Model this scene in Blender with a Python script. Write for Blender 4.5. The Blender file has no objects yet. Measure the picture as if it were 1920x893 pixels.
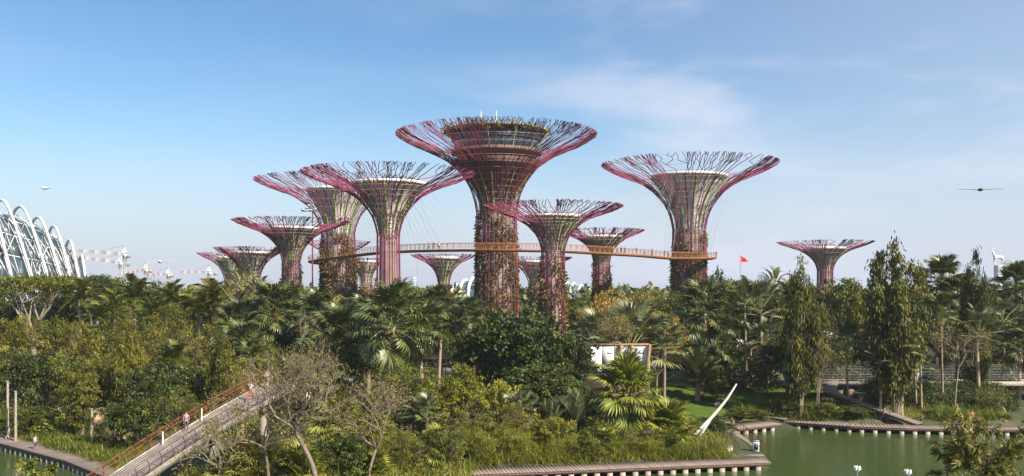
import bpy, math, random
import numpy as np
from mathutils import Vector, Matrix, Euler

# ------------------------------------------------------------------ camera, sky, sun, exposure
SC = bpy.context.scene
F, H, HZ = 1700.0, 18.0, 540.0            # focal length (photo pixels), eye height, horizon row
SUN_EL, SUN_AZ = math.radians(40), math.radians(48)   # azimuth: to the right of straight behind the camera
cam_data = bpy.data.cameras.new('camera')
cam_data.sensor_fit = 'HORIZONTAL'; cam_data.sensor_width = 36
cam_data.lens = 36 * F / 1920; cam_data.shift_y = (HZ - 446.5) / 1920
cam_data.clip_start = 0.5; cam_data.clip_end = 9000
cam = bpy.data.objects.new('camera', cam_data); SC.collection.objects.link(cam)
cam.location = (0, 0, H); cam.rotation_euler = (math.radians(90), 0, 0); SC.camera = cam
SC.view_settings.view_transform = 'Standard'; SC.view_settings.look = 'None'
SC.view_settings.exposure = 0.95; SC.view_settings.gamma = 1.0
sun_dir = Vector((math.sin(SUN_AZ) * math.cos(SUN_EL), -math.cos(SUN_AZ) * math.cos(SUN_EL), math.sin(SUN_EL)))
sd = bpy.data.lights.new('sun', 'SUN'); sd.energy = 5.0; sd.angle = math.radians(0.5); sd.color = (1, 0.90, 0.74)
sun = bpy.data.objects.new('sun', sd); SC.collection.objects.link(sun)
sun.rotation_euler = sun_dir.to_track_quat('Z', 'Y').to_euler()

def build_world():
    w = bpy.data.worlds.new('World'); SC.world = w; w.use_nodes = True
    nt = w.node_tree; N = nt.nodes; L = nt.links; N.clear()
    out = N.new('ShaderNodeOutputWorld'); bg = N.new('ShaderNodeBackground'); bg.inputs[1].default_value = 0.078
    sky = N.new('ShaderNodeTexSky'); sky.sky_type = 'NISHITA'; sky.sun_disc = False
    sky.sun_elevation = SUN_EL; sky.sun_rotation = math.pi - SUN_AZ
    sky.air_density = 1.0; sky.dust_density = 0.6; sky.ozone_density = 1.6; sky.altitude = 10
    tc = N.new('ShaderNodeTexCoord')
    hs = N.new('ShaderNodeHueSaturation'); hs.inputs['Saturation'].default_value = 1.24; hs.inputs['Value'].default_value = 1.0
    L.new(sky.outputs[0], hs.inputs['Color'])
    sep = N.new('ShaderNodeSeparateXYZ'); L.new(tc.outputs['Generated'], sep.inputs[0])
    # pale violet air low over the horizon
    hz = N.new('ShaderNodeMapRange'); hz.inputs['From Min'].default_value = 0.0; hz.inputs['From Max'].default_value = 0.19
    hz.inputs['To Min'].default_value = 0.85; hz.inputs['To Max'].default_value = 0.0; hz.interpolation_type = 'SMOOTHSTEP'
    L.new(sep.outputs['Z'], hz.inputs['Value'])
    m1 = N.new('ShaderNodeMix'); m1.data_type = 'RGBA'
    L.new(hz.outputs[0], m1.inputs[0]); L.new(hs.outputs[0], m1.inputs[6]); m1.inputs[7].default_value = (3.75, 4.15, 5.3, 1)
    # thin stretched clouds
    mp = N.new('ShaderNodeMapping'); mp.inputs['Scale'].default_value = (1.5, 1.5, 6.0); mp.inputs['Rotation'].default_value = (0, 0.10, 0)
    mp.inputs['Location'].default_value = (2.02, 0.6, 0.6)
    L.new(tc.outputs['Generated'], mp.inputs[0])
    n1 = N.new('ShaderNodeTexNoise'); n1.inputs['Scale'].default_value = 2.1; n1.inputs['Detail'].default_value = 7; n1.inputs['Roughness'].default_value = 0.52; n1.inputs['Distortion'].default_value = 0.25
    L.new(mp.outputs[0], n1.inputs['Vector'])
    r1 = N.new('ShaderNodeMapRange'); r1.inputs['From Min'].default_value = 0.44; r1.inputs['From Max'].default_value = 0.74; r1.interpolation_type = 'SMOOTHSTEP'
    L.new(n1.outputs[0], r1.inputs['Value'])
    side = N.new('ShaderNodeMapRange'); side.inputs['From Min'].default_value = -0.15; side.inputs['From Max'].default_value = 0.28
    side.inputs['To Min'].default_value = 0.12; side.inputs['To Max'].default_value = 0.85; side.interpolation_type = 'SMOOTHSTEP'
    L.new(sep.outputs['X'], side.inputs['Value'])
    mu = N.new('ShaderNodeMath'); mu.operation = 'MULTIPLY'; L.new(r1.outputs[0], mu.inputs[0]); L.new(side.outputs[0], mu.inputs[1])
    veil = N.new('ShaderNodeMapRange'); veil.inputs['From Min'].default_value = -.1; veil.inputs['From Max'].default_value = .6; veil.inputs['To Max'].default_value = .34; veil.interpolation_type = 'SMOOTHSTEP'; L.new(sep.outputs['X'], veil.inputs['Value'])
    mx_ = N.new('ShaderNodeMath'); mx_.operation = 'ADD'; mx_.use_clamp = True; L.new(mu.outputs[0], mx_.inputs[0]); L.new(veil.outputs[0], mx_.inputs[1])
    m2 = N.new('ShaderNodeMix'); m2.data_type = 'RGBA'
    L.new(mx_.outputs[0], m2.inputs[0]); L.new(m1.outputs[2], m2.inputs[6]); m2.inputs[7].default_value = (5.0, 5.4, 6.4, 1)
    L.new(m2.outputs[2], bg.inputs[0]); L.new(bg.outputs[0], out.inputs[0])
build_world()

# ------------------------------------------------------------------ helpers
COL = SC.collection
def W(px, py, D): return Vector(((px - 960) / F * D, D, H + (HZ - py) / F * D))
def rngf(seed): return np.random.default_rng(seed)
def unit(a):
    n = np.linalg.norm(a, axis=-1, keepdims=True); return a / np.maximum(n, 1e-9)

class MB:
    """collects geometry as numpy blocks and turns it into one mesh"""
    def __init__(s): s.v = []; s.f = []; s.n = 0; s.r = []
    def add(s, V, Fs, rnd=None):
        V = np.asarray(V, float).reshape(-1, 3); Fs = np.asarray(Fs, int)
        s.v.append(V); s.f.append(Fs + s.n); s.n += len(V)
        s.r.append(np.full(len(Fs), 0.5) if rnd is None else np.broadcast_to(np.asarray(rnd, float), (len(Fs),)))
        return s
    def box(s, c, size, rz=0, rnd=None, M=None):
        x, y, z = [q / 2 for q in size]
        V = np.array([[-x,-y,-z],[x,-y,-z],[x,y,-z],[-x,y,-z],[-x,-y,z],[x,-y,z],[x,y,z],[-x,y,z]])
        if M is not None: V = V @ np.array(M).T
        ca, sa = math.cos(rz), math.sin(rz)
        V = V @ np.array([[ca, sa, 0], [-sa, ca, 0], [0, 0, 1]]) + np.array(c, float)
        return s.add(V, [[0,3,2,1],[4,5,6,7],[0,1,5,4],[1,2,6,5],[2,3,7,6],[3,0,4,7]], rnd)
    def tube(s, P, R, k=6, cap=True, rnd=None):
        P = np.asarray(P, float); n = len(P); R = np.broadcast_to(np.asarray(R, float), (n,))
        T = np.zeros_like(P); T[1:-1] = P[2:] - P[:-2]; T[0] = P[1] - P[0]; T[-1] = P[-1] - P[-2]; T = unit(T)
        up = np.array([0, 0, 1.0]) if abs(T[:, 2]).max() < 0.95 else np.array([0.31, 0.87, 0.17])
        A = unit(np.cross(T, up)); B = np.cross(A, T)
        a = np.arange(k) * 2 * math.pi / k
        V = (P[:, None] + R[:, None, None] * (np.cos(a)[None, :, None] * A[:, None] + np.sin(a)[None, :, None] * B[:, None])).reshape(-1, 3)
        i = np.arange(n - 1)[:, None] * k; j = np.arange(k)[None]; j2 = (j + 1) % k
        Q = np.stack([i + j, i + j2, i + k + j2, i + k + j], -1).reshape(-1, 4)
        s.add(V, Q, rnd)
        if cap and k == 4:
            s.f.append(np.array([[0, 1, 2, 3]]) + s.n - n * k); s.f.append(np.array([[3, 2, 1, 0]]) + s.n - k); s.r += [np.array([.5])] * 2
        return s
    def lathe(s, prof, k=24, rnd=None, a0=0, a1=2 * math.pi):
        prof = np.asarray(prof, float); n = len(prof); full = abs(a1 - a0 - 2 * math.pi) < 1e-6
        m = k if full else k + 1; a = a0 + np.arange(m) * (a1 - a0) / k
        V = np.stack([prof[:, None, 0] * np.cos(a), prof[:, None, 0] * np.sin(a), np.broadcast_to(prof[:, None, 1], (n, m))], -1).reshape(-1, 3)
        i = np.arange(n - 1)[:, None] * m; j = np.arange(k)[None]; j2 = (j + 1) % m
        return s.add(V, np.stack([i + j, i + j2, i + m + j2, i + m + j], -1).reshape(-1, 4), rnd)
    def grid(s, V, nu, nv, rnd=None):      # V (nu*nv,3)
        i = np.arange(nu - 1)[:, None] * nv; j = np.arange(nv - 1)[None]
        return s.add(V, np.stack([i + j, i + j + 1, i + nv + j + 1, i + nv + j], -1).reshape(-1, 4), rnd)
    def leaves(s, P, A, Nn, L, Wd, rnd=None, droop=0.0):
        P = np.asarray(P, float); n = len(P); A = unit(A); S = unit(np.cross(A, Nn)); L = np.broadcast_to(L, (n,))[:, None]; Wd = np.broadcast_to(Wd, (n,))[:, None]
        dz = np.array([0, 0, 1.0]) * droop
        V = np.stack([P, P + A * L * .45 + S * Wd / 2, P + A * L - dz * L, P + A * L * .45 - S * Wd / 2], 1).reshape(-1, 3)
        return s.add(V, np.arange(n * 4).reshape(-1, 4), rnd)
    def blades(s, P, D, L, Wd, bend, rnd=None, seg=3):
        """long arching strips: base points P, start directions D, length L, width Wd, gravity bend"""
        P = np.asarray(P, float); n = len(P); D = unit(np.asarray(D, float)); L = np.broadcast_to(L, (n,)); Wd = np.broadcast_to(Wd, (n,)); bend = np.broadcast_to(bend, (n,))
        side = unit(np.cross(D, np.array([0, 0, 1.0])) + 1e-6); V = []
        pos = P.copy(); d = D.copy()
        for k in range(seg + 1):
            w = Wd * (1.0, .95, .75, .5, .3)[k] if k < seg else Wd * 0.04
            V += [pos - side * w[:, None] / 2, pos + side * w[:, None] / 2]
            d = unit(d + np.array([0, 0, -1.0]) * (bend * (k + 1) * .7)[:, None]); pos = pos + d * (L / seg)[:, None]
        V = np.stack(V, 1); m = 2 * (seg + 1); b = np.arange(n)[:, None] * m
        q = np.concatenate([b + np.array([[2*k, 2*k+1, 2*k+3, 2*k+2]]) for k in range(seg)], 0)
        r = None if rnd is None else np.tile(rnd, seg)
        return s.add(V.reshape(-1, 3), q, r)
    def mesh(s, name, m, smooth=False, M=None):
        me = bpy.data.meshes.new(name); V = np.concatenate(s.v)
        if M is not None: V = V @ np.array(M.to_3x3()).T + np.array(M.translation)
        fl = [f for f in s.f if len(f)]; cnt = np.concatenate([np.full(len(f), f.shape[1]) for f in fl]); lo = np.concatenate([f.ravel() for f in fl])
        me.vertices.add(len(V)); me.vertices.foreach_set('co', V.astype(np.float32).ravel())
        me.loops.add(len(lo)); me.loops.foreach_set('vertex_index', lo.astype(np.int32))
        me.polygons.add(len(cnt)); st = np.concatenate([[0], np.cumsum(cnt)[:-1]]).astype(np.int32)
        me.polygons.foreach_set('loop_start', st)
        if smooth: me.polygons.foreach_set('use_smooth', np.ones(len(cnt), bool))
        me.update(calc_edges=True)
        at = me.attributes.new('rnd', 'FLOAT', 'FACE'); at.data.foreach_set('value', np.concatenate([r for r, f in zip(s.r, s.f) if len(f)]).astype(np.float32))
        if m: me.materials.append(m)
        return me

def link(name, me, parent=None, loc=None, rot=None, scale=None):
    o = bpy.data.objects.new(name, me); COL.objects.link(o)
    if parent is not None: o.parent = parent
    if loc is not None: o.location = loc
    if rot is not None: o.rotation_euler = rot
    if scale is not None: o.scale = scale if hasattr(scale, '__len__') else (scale,) * 3
    return o
def tag(o, label=None, cat=None, group=None, kind=None):
    if label: o['label'] = label
    if cat: o['category'] = cat
    if group: o['group'] = group
    if kind: o['kind'] = kind
    return o
def thing(name, label, cat, loc=(0, 0, 0), rz=0, group=None, scale=None):
    return tag(link(name, None, None, loc, (0, 0, rz), scale), label, cat, group)
def single(name, me, label, cat, loc=(0, 0, 0), rz=0, group=None): return tag(link(name, me, None, loc, (0, 0, rz)), label, cat, group)

# ------------------------------------------------------------------ materials
def c4(c): return (c[0], c[1], c[2], 1)
def base_mat(name):
    m = bpy.data.materials.new(name); m.use_nodes = True; nt = m.node_tree
    return m, nt, nt.nodes, nt.links, nt.nodes['Principled BSDF']
def pm(name, col, rough=.6, metal=0, var=.22, scale=1.5, bump=0.0, spec=.4, alt=None, detail=6):
    m, nt, N, L, b = base_mat(name)
    tc = N.new('ShaderNodeTexCoord'); n = N.new('ShaderNodeTexNoise'); n.inputs['Scale'].default_value = scale; n.inputs['Detail'].default_value = detail; n.inputs['Roughness'].default_value = .65
    L.new(tc.outputs['Object'], n.inputs['Vector'])
    cr = N.new('ShaderNodeValToRGB'); e = cr.color_ramp.elements; e[0].position = .3; e[1].position = .7
    e[0].color = c4([c * (1 - var) for c in col]); e[1].color = c4(alt if alt else [min(1, c * (1 + var)) for c in col])
    L.new(n.outputs[0], cr.inputs[0])
    oi = N.new('ShaderNodeObjectInfo'); mr = N.new('ShaderNodeMapRange'); mr.inputs['To Min'].default_value = 1 - var * .6; mr.inputs['To Max'].default_value = 1 + var * .5; L.new(oi.outputs['Random'], mr.inputs[0])
    hv = N.new('ShaderNodeHueSaturation'); L.new(cr.outputs[0], hv.inputs['Color']); L.new(mr.outputs[0], hv.inputs['Value']); L.new(hv.outputs[0], b.inputs['Base Color'])
    b.inputs['Roughness'].default_value = rough; b.inputs['Metallic'].default_value = metal; b.inputs['Specular IOR Level'].default_value = spec
    if bump:
        bp = N.new('ShaderNodeBump'); bp.inputs['Strength'].default_value = bump; bp.inputs['Distance'].default_value = .05; L.new(n.outputs[0], bp.inputs['Height']); L.new(bp.outputs[0], b.inputs['Normal'])
    return m
def fm(name, cols, trans=.14, rough=.5, ns=.35, spec=.3):
    """foliage: colour by leaf, by plant and by slow noise over the crown"""
    cols = [(c[0] * 1.62 * g, c[1] * 1.38 * g, c[2] * .95 * g) for c, g in zip(cols, (.5, .78, 1.08, 1.15))]
    m, nt, N, L, b = base_mat(name)
    at = N.new('ShaderNodeAttribute'); at.attribute_name = 'rnd'
    tc = N.new('ShaderNodeTexCoord'); n = N.new('ShaderNodeTexNoise'); n.inputs['Scale'].default_value = ns; n.inputs['Detail'].default_value = 3; L.new(tc.outputs['Object'], n.inputs['Vector'])
    oi = N.new('ShaderNodeObjectInfo')
    a1 = N.new('ShaderNodeMath'); a1.operation = 'MULTIPLY_ADD'; L.new(at.outputs['Fac'], a1.inputs[0]); a1.inputs[1].default_value = .62
    a2 = N.new('ShaderNodeMath'); a2.operation = 'MULTIPLY_ADD'; L.new(n.outputs[0], a2.inputs[0]); a2.inputs[1].default_value = .55; a2.inputs[2].default_value = -.2; L.new(a2.outputs[0], a1.inputs[2])
    a3 = N.new('ShaderNodeMath'); a3.operation = 'MULTIPLY_ADD'; L.new(oi.outputs['Random'], a3.inputs[0]); a3.inputs[1].default_value = .16; L.new(a1.outputs[0], a3.inputs[2])
    cr = N.new('ShaderNodeValToRGB'); e = cr.color_ramp.elements
    e[0].position = .08; e[0].color = c4(cols[0]); e[1].position = .92; e[1].color = c4(cols[-1])
    for i, c in enumerate(cols[1:-1]): q = e.new(.08 + .84 * (i + 1) / (len(cols) - 1)); q.color = c4(c)
    L.new(a3.outputs[0], cr.inputs[0]); L.new(cr.outputs[0], b.inputs['Base Color'])
    b.inputs['Roughness'].default_value = rough; b.inputs['Specular IOR Level'].default_value = spec
    t = N.new('ShaderNodeBsdfTranslucent'); mx = N.new('ShaderNodeMixShader'); mx.inputs[0].default_value = trans
    hv = N.new('ShaderNodeHueSaturation'); hv.inputs['Value'].default_value = 1.25; hv.inputs['Saturation'].default_value = 1.1; L.new(cr.outputs[0], hv.inputs['Color']); L.new(hv.outputs[0], t.inputs[0])
    L.new(b.outputs[0], mx.inputs[1]); L.new(t.outputs[0], mx.inputs[2]); L.new(mx.outputs[0], N['Material Output'].inputs[0])
    return m

M = {}
M['rod'] = pm('painted magenta steel', (.14, .022, .058), .5, .0, .3, .25, alt=(.36, .055, .14))
M['rod3'] = pm('brown red painted steel', (.16, .026, .052), .5, .0, .3, .25, alt=(.34, .06, .11))
M['rod2'] = pm('painted purple steel', (.17, .03, .085), .45, .0, .3, .25, alt=(.30, .05, .11))
M['hoop'] = pm('pale wire', (.42, .36, .36), .5, .2, .1)
M['drum'] = pm('mauve grey cladding', (.50, .43, .44), .7, 0, .15, .2, alt=(.68, .62, .60))
M['drumd'] = pm('dark inner cone', (.10, .085, .08), .8, 0, .3, .5)
M['maroon'] = pm('dark maroon cladding', (.09, .04, .035), .7, 0, .35, .4)
M['white'] = pm('white paint', (.74, .73, .70), .5, 0, .08, .8)
M['ribw'] = pm('grey white painted tube', (.52, .53, .54), .5, 0, .12, .4)
M['lime'] = pm('lime green rib', (.22, .42, .05), .6, 0, .3, .4)
M['coreg'] = pm('planted trunk panel', (.09, .08, .045), .9, 0, .4, .3, .3, alt=(.42, .36, .30))
M['core'] = pm('trunk concrete', (.30, .25, .20), .85, 0, .35, .5, .2)
M['glassd'] = pm('dark blue glass', (.02, .035, .05), .12, 0, .4, .2, spec=.9)
M['glassp'] = pm('conservatory glass', (.04, .075, .10), .3, 0, .35, .12, spec=.4)
M['sky_orange'] = pm('orange painted steel', (.38, .165, .06), .5, 0, .2, .6)
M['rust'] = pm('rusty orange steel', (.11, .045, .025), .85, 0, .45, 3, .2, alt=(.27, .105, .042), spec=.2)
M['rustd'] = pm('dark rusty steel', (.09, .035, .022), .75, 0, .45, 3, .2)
M['deck'] = pm('weathered deck timber', (.21, .16, .135), .85, 0, .25, 2.5, .2)
M['deck2'] = pm('grey bridge timber', (.25, .22, .21), .85, 0, .2, 2.5, .2)
M['pierc'] = pm('pale concrete', (.30, .27, .22), .85, 0, .2, 3, .2)
M['beam'] = pm('stained concrete beam', (.17, .15, .12), .9, 0, .3, 1.2, .3, alt=(.36, .33, .28))
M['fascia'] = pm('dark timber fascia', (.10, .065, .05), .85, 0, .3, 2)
M['bark'] = pm('brown bark', (.16, .115, .08), .9, 0, .4, 4, .5)
M['barkg'] = pm('grey bark', (.30, .26, .21), .9, 0, .35, 4, .4)
M['barkp'] = pm('ringed palm bark', (.29, .21, .15), .9, 0, .4, 5, .4)
M['twig'] = pm('pale twig', (.20, .155, .115), .9, 0, .35, 3)
M['steel'] = pm('grey steel', (.35, .35, .36), .4, .5, .12)
M['dark'] = pm('dark steel', (.04, .04, .045), .5, .2, .2)
M['red'] = pm('red paint', (.55, .05, .03), .6, 0, .12)
M['cranered'] = pm('red paint paled for haze', (.50, .16, .13), .6)  # crane red paled and pinked to mimic distance haze in the colour
M['redc'] = pm('red cloth', (.62, .035, .04), .8, 0, .1)
M['skin'] = pm('skin', (.45, .27, .18), .6, 0, .1)
M['hair'] = pm('dark hair', (.02, .015, .012), .6, 0, .1)
M['wood'] = pm('tan timber column', (.30, .19, .10), .7, 0, .25, 2)
M['slats'] = pm('brown roof', (.28, .16, .09), .8, 0, .3, 1)
M['antler'] = pm('off white antenna', (.56, .55, .50), .6, 0, .25, 1.5)
M['city'] = pm('far tower facade', (.30, .38, .46), .5, 0, .15, .02)
M['paleleaf'] = pm('silver leaf', (.12, .2, .12), .5)
# foliage palettes
M['f_dark'] = fm('dark green leaves', [(.007, .014, .006), (.022, .042, .012), (.06, .09, .022), (.15, .18, .06)])  # last colour raised to stand in for sunlit specks
M['f_mid'] = fm('mid green leaves', [(.010, .020, .006), (.036, .056, .010), (.085, .108, .018), (.17, .175, .035)])
M['f_olive'] = fm('olive leaves', [(.018, .026, .006), (.052, .064, .012), (.11, .118, .022), (.20, .18, .04)])
M['f_yellow'] = fm('yellow green leaves', [(.03, .045, .008), (.095, .12, .016), (.17, .185, .028), (.26, .25, .05)])
M['f_gold'] = fm('golden small leaves', [(.06, .05, .012), (.15, .12, .026), (.24, .18, .045), (.33, .24, .07)])
M['f_mast'] = fm('hanging glossy leaves', [(.010, .016, .005), (.034, .045, .007), (.08, .09, .012), (.165, .155, .022)], spec=.25, rough=.55)
M['f_fan'] = fm('fan palm fronds', [(.016, .03, .014), (.035, .058, .022), (.07, .095, .035), (.12, .14, .055)], ns=.8, spec=.5, rough=.4)
M['f_fang'] = fm('grey green fronds', [(.03, .05, .034), (.065, .095, .06), (.12, .15, .09), (.19, .21, .12)], ns=.8, spec=.5, rough=.4)
M['f_fany'] = fm('fresh green fronds', [(.03, .055, .012), (.075, .115, .022), (.14, .17, .035), (.22, .22, .06)], ns=.8)
M['f_pad'] = fm('paddle leaves', [(.03, .05, .02), (.07, .10, .035), (.13, .155, .06), (.24, .25, .12)], ns=.8, spec=.6, rough=.35)
M['f_grass'] = fm('tall grass', [(.045, .075, .014), (.11, .15, .03), (.18, .21, .055), (.27, .27, .10)], .38, ns=.3)
M['f_lawn'] = fm('lawn blades', [(.04, .075, .01), (.06, .105, .012), (.085, .135, .018), (.12, .16, .03)], ns=.2)
M['f_strap'] = fm('strap leaves', [(.03, .05, .01), (.065, .10, .018), (.12, .16, .035), (.2, .22, .06)], .32, ns=.3)
M['f_dry'] = fm('dry fronds', [(.08, .06, .035), (.16, .12, .07), (.24, .185, .11), (.32, .25, .16)], ns=.8)
M['f_plant'] = fm('climbing plants', [(.02, .026, .008), (.055, .06, .014), (.10, .085, .022), (.18, .10, .04)], ns=.25)
M['f_ivy'] = fm('hedge leaves', [(.015, .03, .01), (.035, .06, .016), (.065, .095, .025), (.11, .135, .04)], ns=.3)
M['f_over'] = fm('willowy leaves', [(.03, .04, .012), (.07, .085, .025), (.13, .14, .045), (.22, .21, .09)], .25, .45)
M['f_bare'] = fm('sparse leaves', [(.05, .06, .02), (.1, .11, .035), (.16, .15, .06), (.22, .19, .1)], ns=.4)

# ------------------------------------------------------------------ the ground, the lake
SHX = [-400, -75, -57, -38, -34, -30, -5, -3.2, 26.6, 27.4, 40, 63, 400]
SHY = [118, 118, 102.5, 85, 74, 66, 66, 85, 91, 114, 115, 113, 113]
def gz(x, y):
    x = np.asarray(x, float); y = np.asarray(y, float)
    ys = np.interp(x, SHX, SHY)
    s = np.clip((y - ys + .5) / 2.5, 0, 1); z = -1.6 + 2.2 * s
    z = z + np.clip((y - 113) * .07, 0, 3.1) * np.clip((y - ys) / 6, 0, 1) + np.clip((y - ys - 1) * .1, 0, .3)
    bump = (np.sin(x * .21 + 1) * np.cos(y * .17) + np.sin(x * .09 + y * .13)) * .22 * np.clip((y - ys - 4) / 12, 0, 1)
    near = np.clip((47 - y) / 4, 0, 1)
    return z + bump + near * 3.2
def G(x, y): return float(gz(x, y))

def ground():
    xs = np.concatenate([[-5000, -2500, -1200, -600, -350, -240], np.arange(-170, 171, 2.0), [240, 350, 600, 1200, 2500, 5000]])
    ys = np.concatenate([[-600, -200, -60, -10, 20], np.arange(36, 210, 1.5), [230, 260, 320, 420, 600, 900, 1500, 2500, 5200]])
    X, Y = np.meshgrid(xs, ys, indexing='ij'); V = np.stack([X, Y, gz(X, Y)], -1).reshape(-1, 3)
    m, nt, N, L, b = base_mat('soil and ground cover')
    tc = N.new('ShaderNodeTexCoord'); n = N.new('ShaderNodeTexNoise'); n.inputs['Scale'].default_value = .22; n.inputs['Detail'].default_value = 8; L.new(tc.outputs['Object'], n.inputs['Vector'])
    cr = N.new('ShaderNodeValToRGB'); e = cr.color_ramp.elements; e[0].position = .35; e[0].color = (.03, .035, .014, 1); e[1].position = .68; e[1].color = (.10, .075, .045, 1)
    q = e.new(.52); q.color = (.045, .06, .018, 1); L.new(n.outputs[0], cr.inputs[0]); L.new(cr.outputs[0], b.inputs['Base Color']); b.inputs['Roughness'].default_value = .95
    o = link('ground', MB().grid(V, len(xs), len(ys)).mesh('ground', m, True)); tag(o, kind='structure')
    # lake
    m, nt, N, L, b = base_mat('green lake water')
    b.inputs['Base Color'].default_value = (.045, .070, .020, 1); b.inputs['Roughness'].default_value = .09; b.inputs['IOR'].default_value = 1.33
    tc = N.new('ShaderNodeTexCoord'); mp = N.new('ShaderNodeMapping'); mp.inputs['Scale'].default_value = (1, 1.7, 1); L.new(tc.outputs['Object'], mp.inputs[0])
    n = N.new('ShaderNodeTexNoise'); n.inputs['Scale'].default_value = 1.5; n.inputs['Detail'].default_value = 5; L.new(mp.outputs[0], n.inputs['Vector'])
    n2 = N.new('ShaderNodeTexNoise'); n2.inputs['Scale'].default_value = .08; L.new(tc.outputs['Object'], n2.inputs['Vector'])
    mr = N.new('ShaderNodeMapRange'); mr.inputs['From Min'].default_value = .35; mr.inputs['From Max'].default_value = .65; mr.inputs['To Min'].default_value = .12; mr.inputs['To Max'].default_value = .55; L.new(n2.outputs[0], mr.inputs[0])
    bp = N.new('ShaderNodeBump'); bp.inputs['Distance'].default_value = .12; L.new(mr.outputs[0], bp.inputs['Strength']); L.new(n.outputs[0], bp.inputs['Height']); L.new(bp.outputs[0], b.inputs['Normal'])
    V = np.array([[-400, 30, 0], [400, 30, 0], [400, 125, 0], [-400, 125, 0]], float)
    tag(link('lake_water', MB().add(V, [[0, 1, 2, 3]]).mesh('lake_water', m)), kind='structure')
ground()

# ------------------------------------------------------------------ supertrees
GS = [0, .12, .24, .34, .44, .53, .62, .73, .82, .91, 1.0]; GV = [0, .018, .05, .09, .145, .215, .30, .455, .655, .86, 1.0]
TREES = {}
class ST: pass
def supertree(key, cx, tipy, Rp, nhw, necky, D, coretop, corehw, planty, nrod, label, bar=False, basez=None, rodm='rod', tr=1.0, sparse=1.0):
    t = ST(); R = rngf(sum(map(ord, key)) * 7 + 3)
    px = D / F; x0 = (cx - 960) * px; z0 = G(x0, D) - .2
    zt = H + (HZ - tipy) * px; zn = H + (HZ - necky) * px; rn = nhw * px; rr = Rp * px
    zc = H + (HZ - coretop) * (D - corehw * px) / F - .4; rc = corehw * px; zp = H + (HZ - planty) * px
    t.x, t.y, t.z0, t.zt, t.zn, t.rn, t.R = x0, D, z0, zt, zn, rn, rr
    t.r = lambda z: (rn * (1 + .16 * (zn - z) / (zn - z0)) if z < zn else rn + (rr - rn) * float(np.interp((z - zn) / (zt - zn), GS, GV)))
    TREES[key] = t
    root = thing('supertree', label, 'supertree', (x0, D, z0), 0, 'steel supertrees with flaring canopies')
    gsm = lambda s: float(np.interp(s, GS, GV))
    def pos(th, s, lift=0):
        z = zn + s * (zt - zn); r = rn + (rr - rn) * gsm(min(s, 1)) + max(0, s - 1) * rr * .6
        return [r * math.cos(th), r * math.sin(th), z - z0 + lift]
    da = 2 * math.pi / nrod; S = [0, .2, .38, .52, .63, .72, .79, .85, .90, .95, 1.0]
    PB = [0, .0, .55, .55, .5, .45, .42, .40, .35, .3, 0]
    rb = .094 * tr
    sides = 5 if D < 230 else 4
    SL = [0, .14, .26, .38, .50, .61, .71, .80, .88, .945, 1.0]; FK = {2: .5, 4: .65, 6: .65, 7: .3, 8: .6, 9: .5}
    rl = [rb * q for q in (1, .97, .94, .9, .87, .84, .81, .78, .74, .70, .62)]
    for i in range(nrod):
        th = i * da + R.uniform(-.08, .08) * da; m = MB()
        zz = np.linspace(z0, zn, 5); lean = R.uniform(-.3, .3) * da
        P = [[t.r(z) * math.cos(th + lean * (1 - k / 4)), t.r(z) * math.sin(th + lean * (1 - k / 4)), z - z0] for k, z in enumerate(zz)]
        m.tube(P, rb, sides, cap=False)
        # every rod owns a cell of the rim; a fork halves the cell and its arms part sharply, then run on almost straight
        stack = [(th, i * da - da / 2, i * da + da / 2, 0, P[-1], None)]
        while stack:
            a, lo, hi, k, p, b0 = stack.pop(); path = [p]; rad = [rl[k]]
            if b0 is not None: a = b0; p = pos(a, SL[k] + (SL[k + 1] - SL[k]) * .5, R.uniform(0, .006) * rr); path.append(p); rad.append(rl[k + 1])
            while k < 10:
                if b0 is None and k in FK and R.random() < FK[k] * sparse:
                    md = (lo + hi) / 2 + R.uniform(-.1, .1) * (hi - lo); c = ((lo, md), (md, hi)); own, oth = (c[0], c[1]) if a < md else (c[1], c[0])
                    b = (oth[1] - (oth[1] - oth[0]) * R.uniform(.1, .45)) if oth is c[1] else (oth[0] + (oth[1] - oth[0]) * R.uniform(.1, .45)); stack.append((a, oth[0], oth[1], k, p, b)); lo, hi = own
                    a = (lo + (hi - lo) * R.uniform(.1, .45)) if own is c[0] else (hi - (hi - lo) * R.uniform(.1, .45)); p = pos(a, SL[k] + (SL[k + 1] - SL[k]) * .5, 0); path.append(p); rad.append(rl[k])
                b0 = None; wd = hi - lo; k += 1
                a = a + ((lo + hi) / 2 + R.uniform(-.7, .7) * wd * (1 if k < 9 else .5) - a) * (.75 if k > 4 else .35)
                s1 = SL[k] + R.uniform(-.012, .012) * (2 < k < 10)
                if k == 10: a += (1 if a > (lo + hi) / 2 else -1) * da * R.uniform(.03, .12)
                p = pos(a, s1, (R.uniform(-.006, .008) * rr if k > 3 else 0)); path.append(p); rad.append(rl[k])
            m.tube(path, rad, sides, cap=False)
        link('rod', m.mesh('rod', M[rodm]), root)
    # thin hoops
    nh = 15 if D < 230 else 8
    for k in range(nh):
        s = -.25 + 1.12 * (k / (nh - 1)) ** .8
        z = zn + s * (zt - zn); r = (t.r(z)) * .985; a = np.linspace(0, 2 * math.pi, 49)
        link('hoop', MB().tube(np.stack([r * np.cos(a), r * np.sin(a), np.full(49, z - z0)], -1), .035 * max(1, D / 200), 4, False).mesh('hoop', M['hoop']), root)
    # trunk core
    rcore = rn * .74
    link('trunk', MB().lathe([(rcore * 1.2, 0), (rcore * 1.08, (zn - z0) * .5), (rcore, zn - z0)], 20).mesh('trunk', M['core'] if key == 'B' else M['coreg'], True), root)
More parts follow.
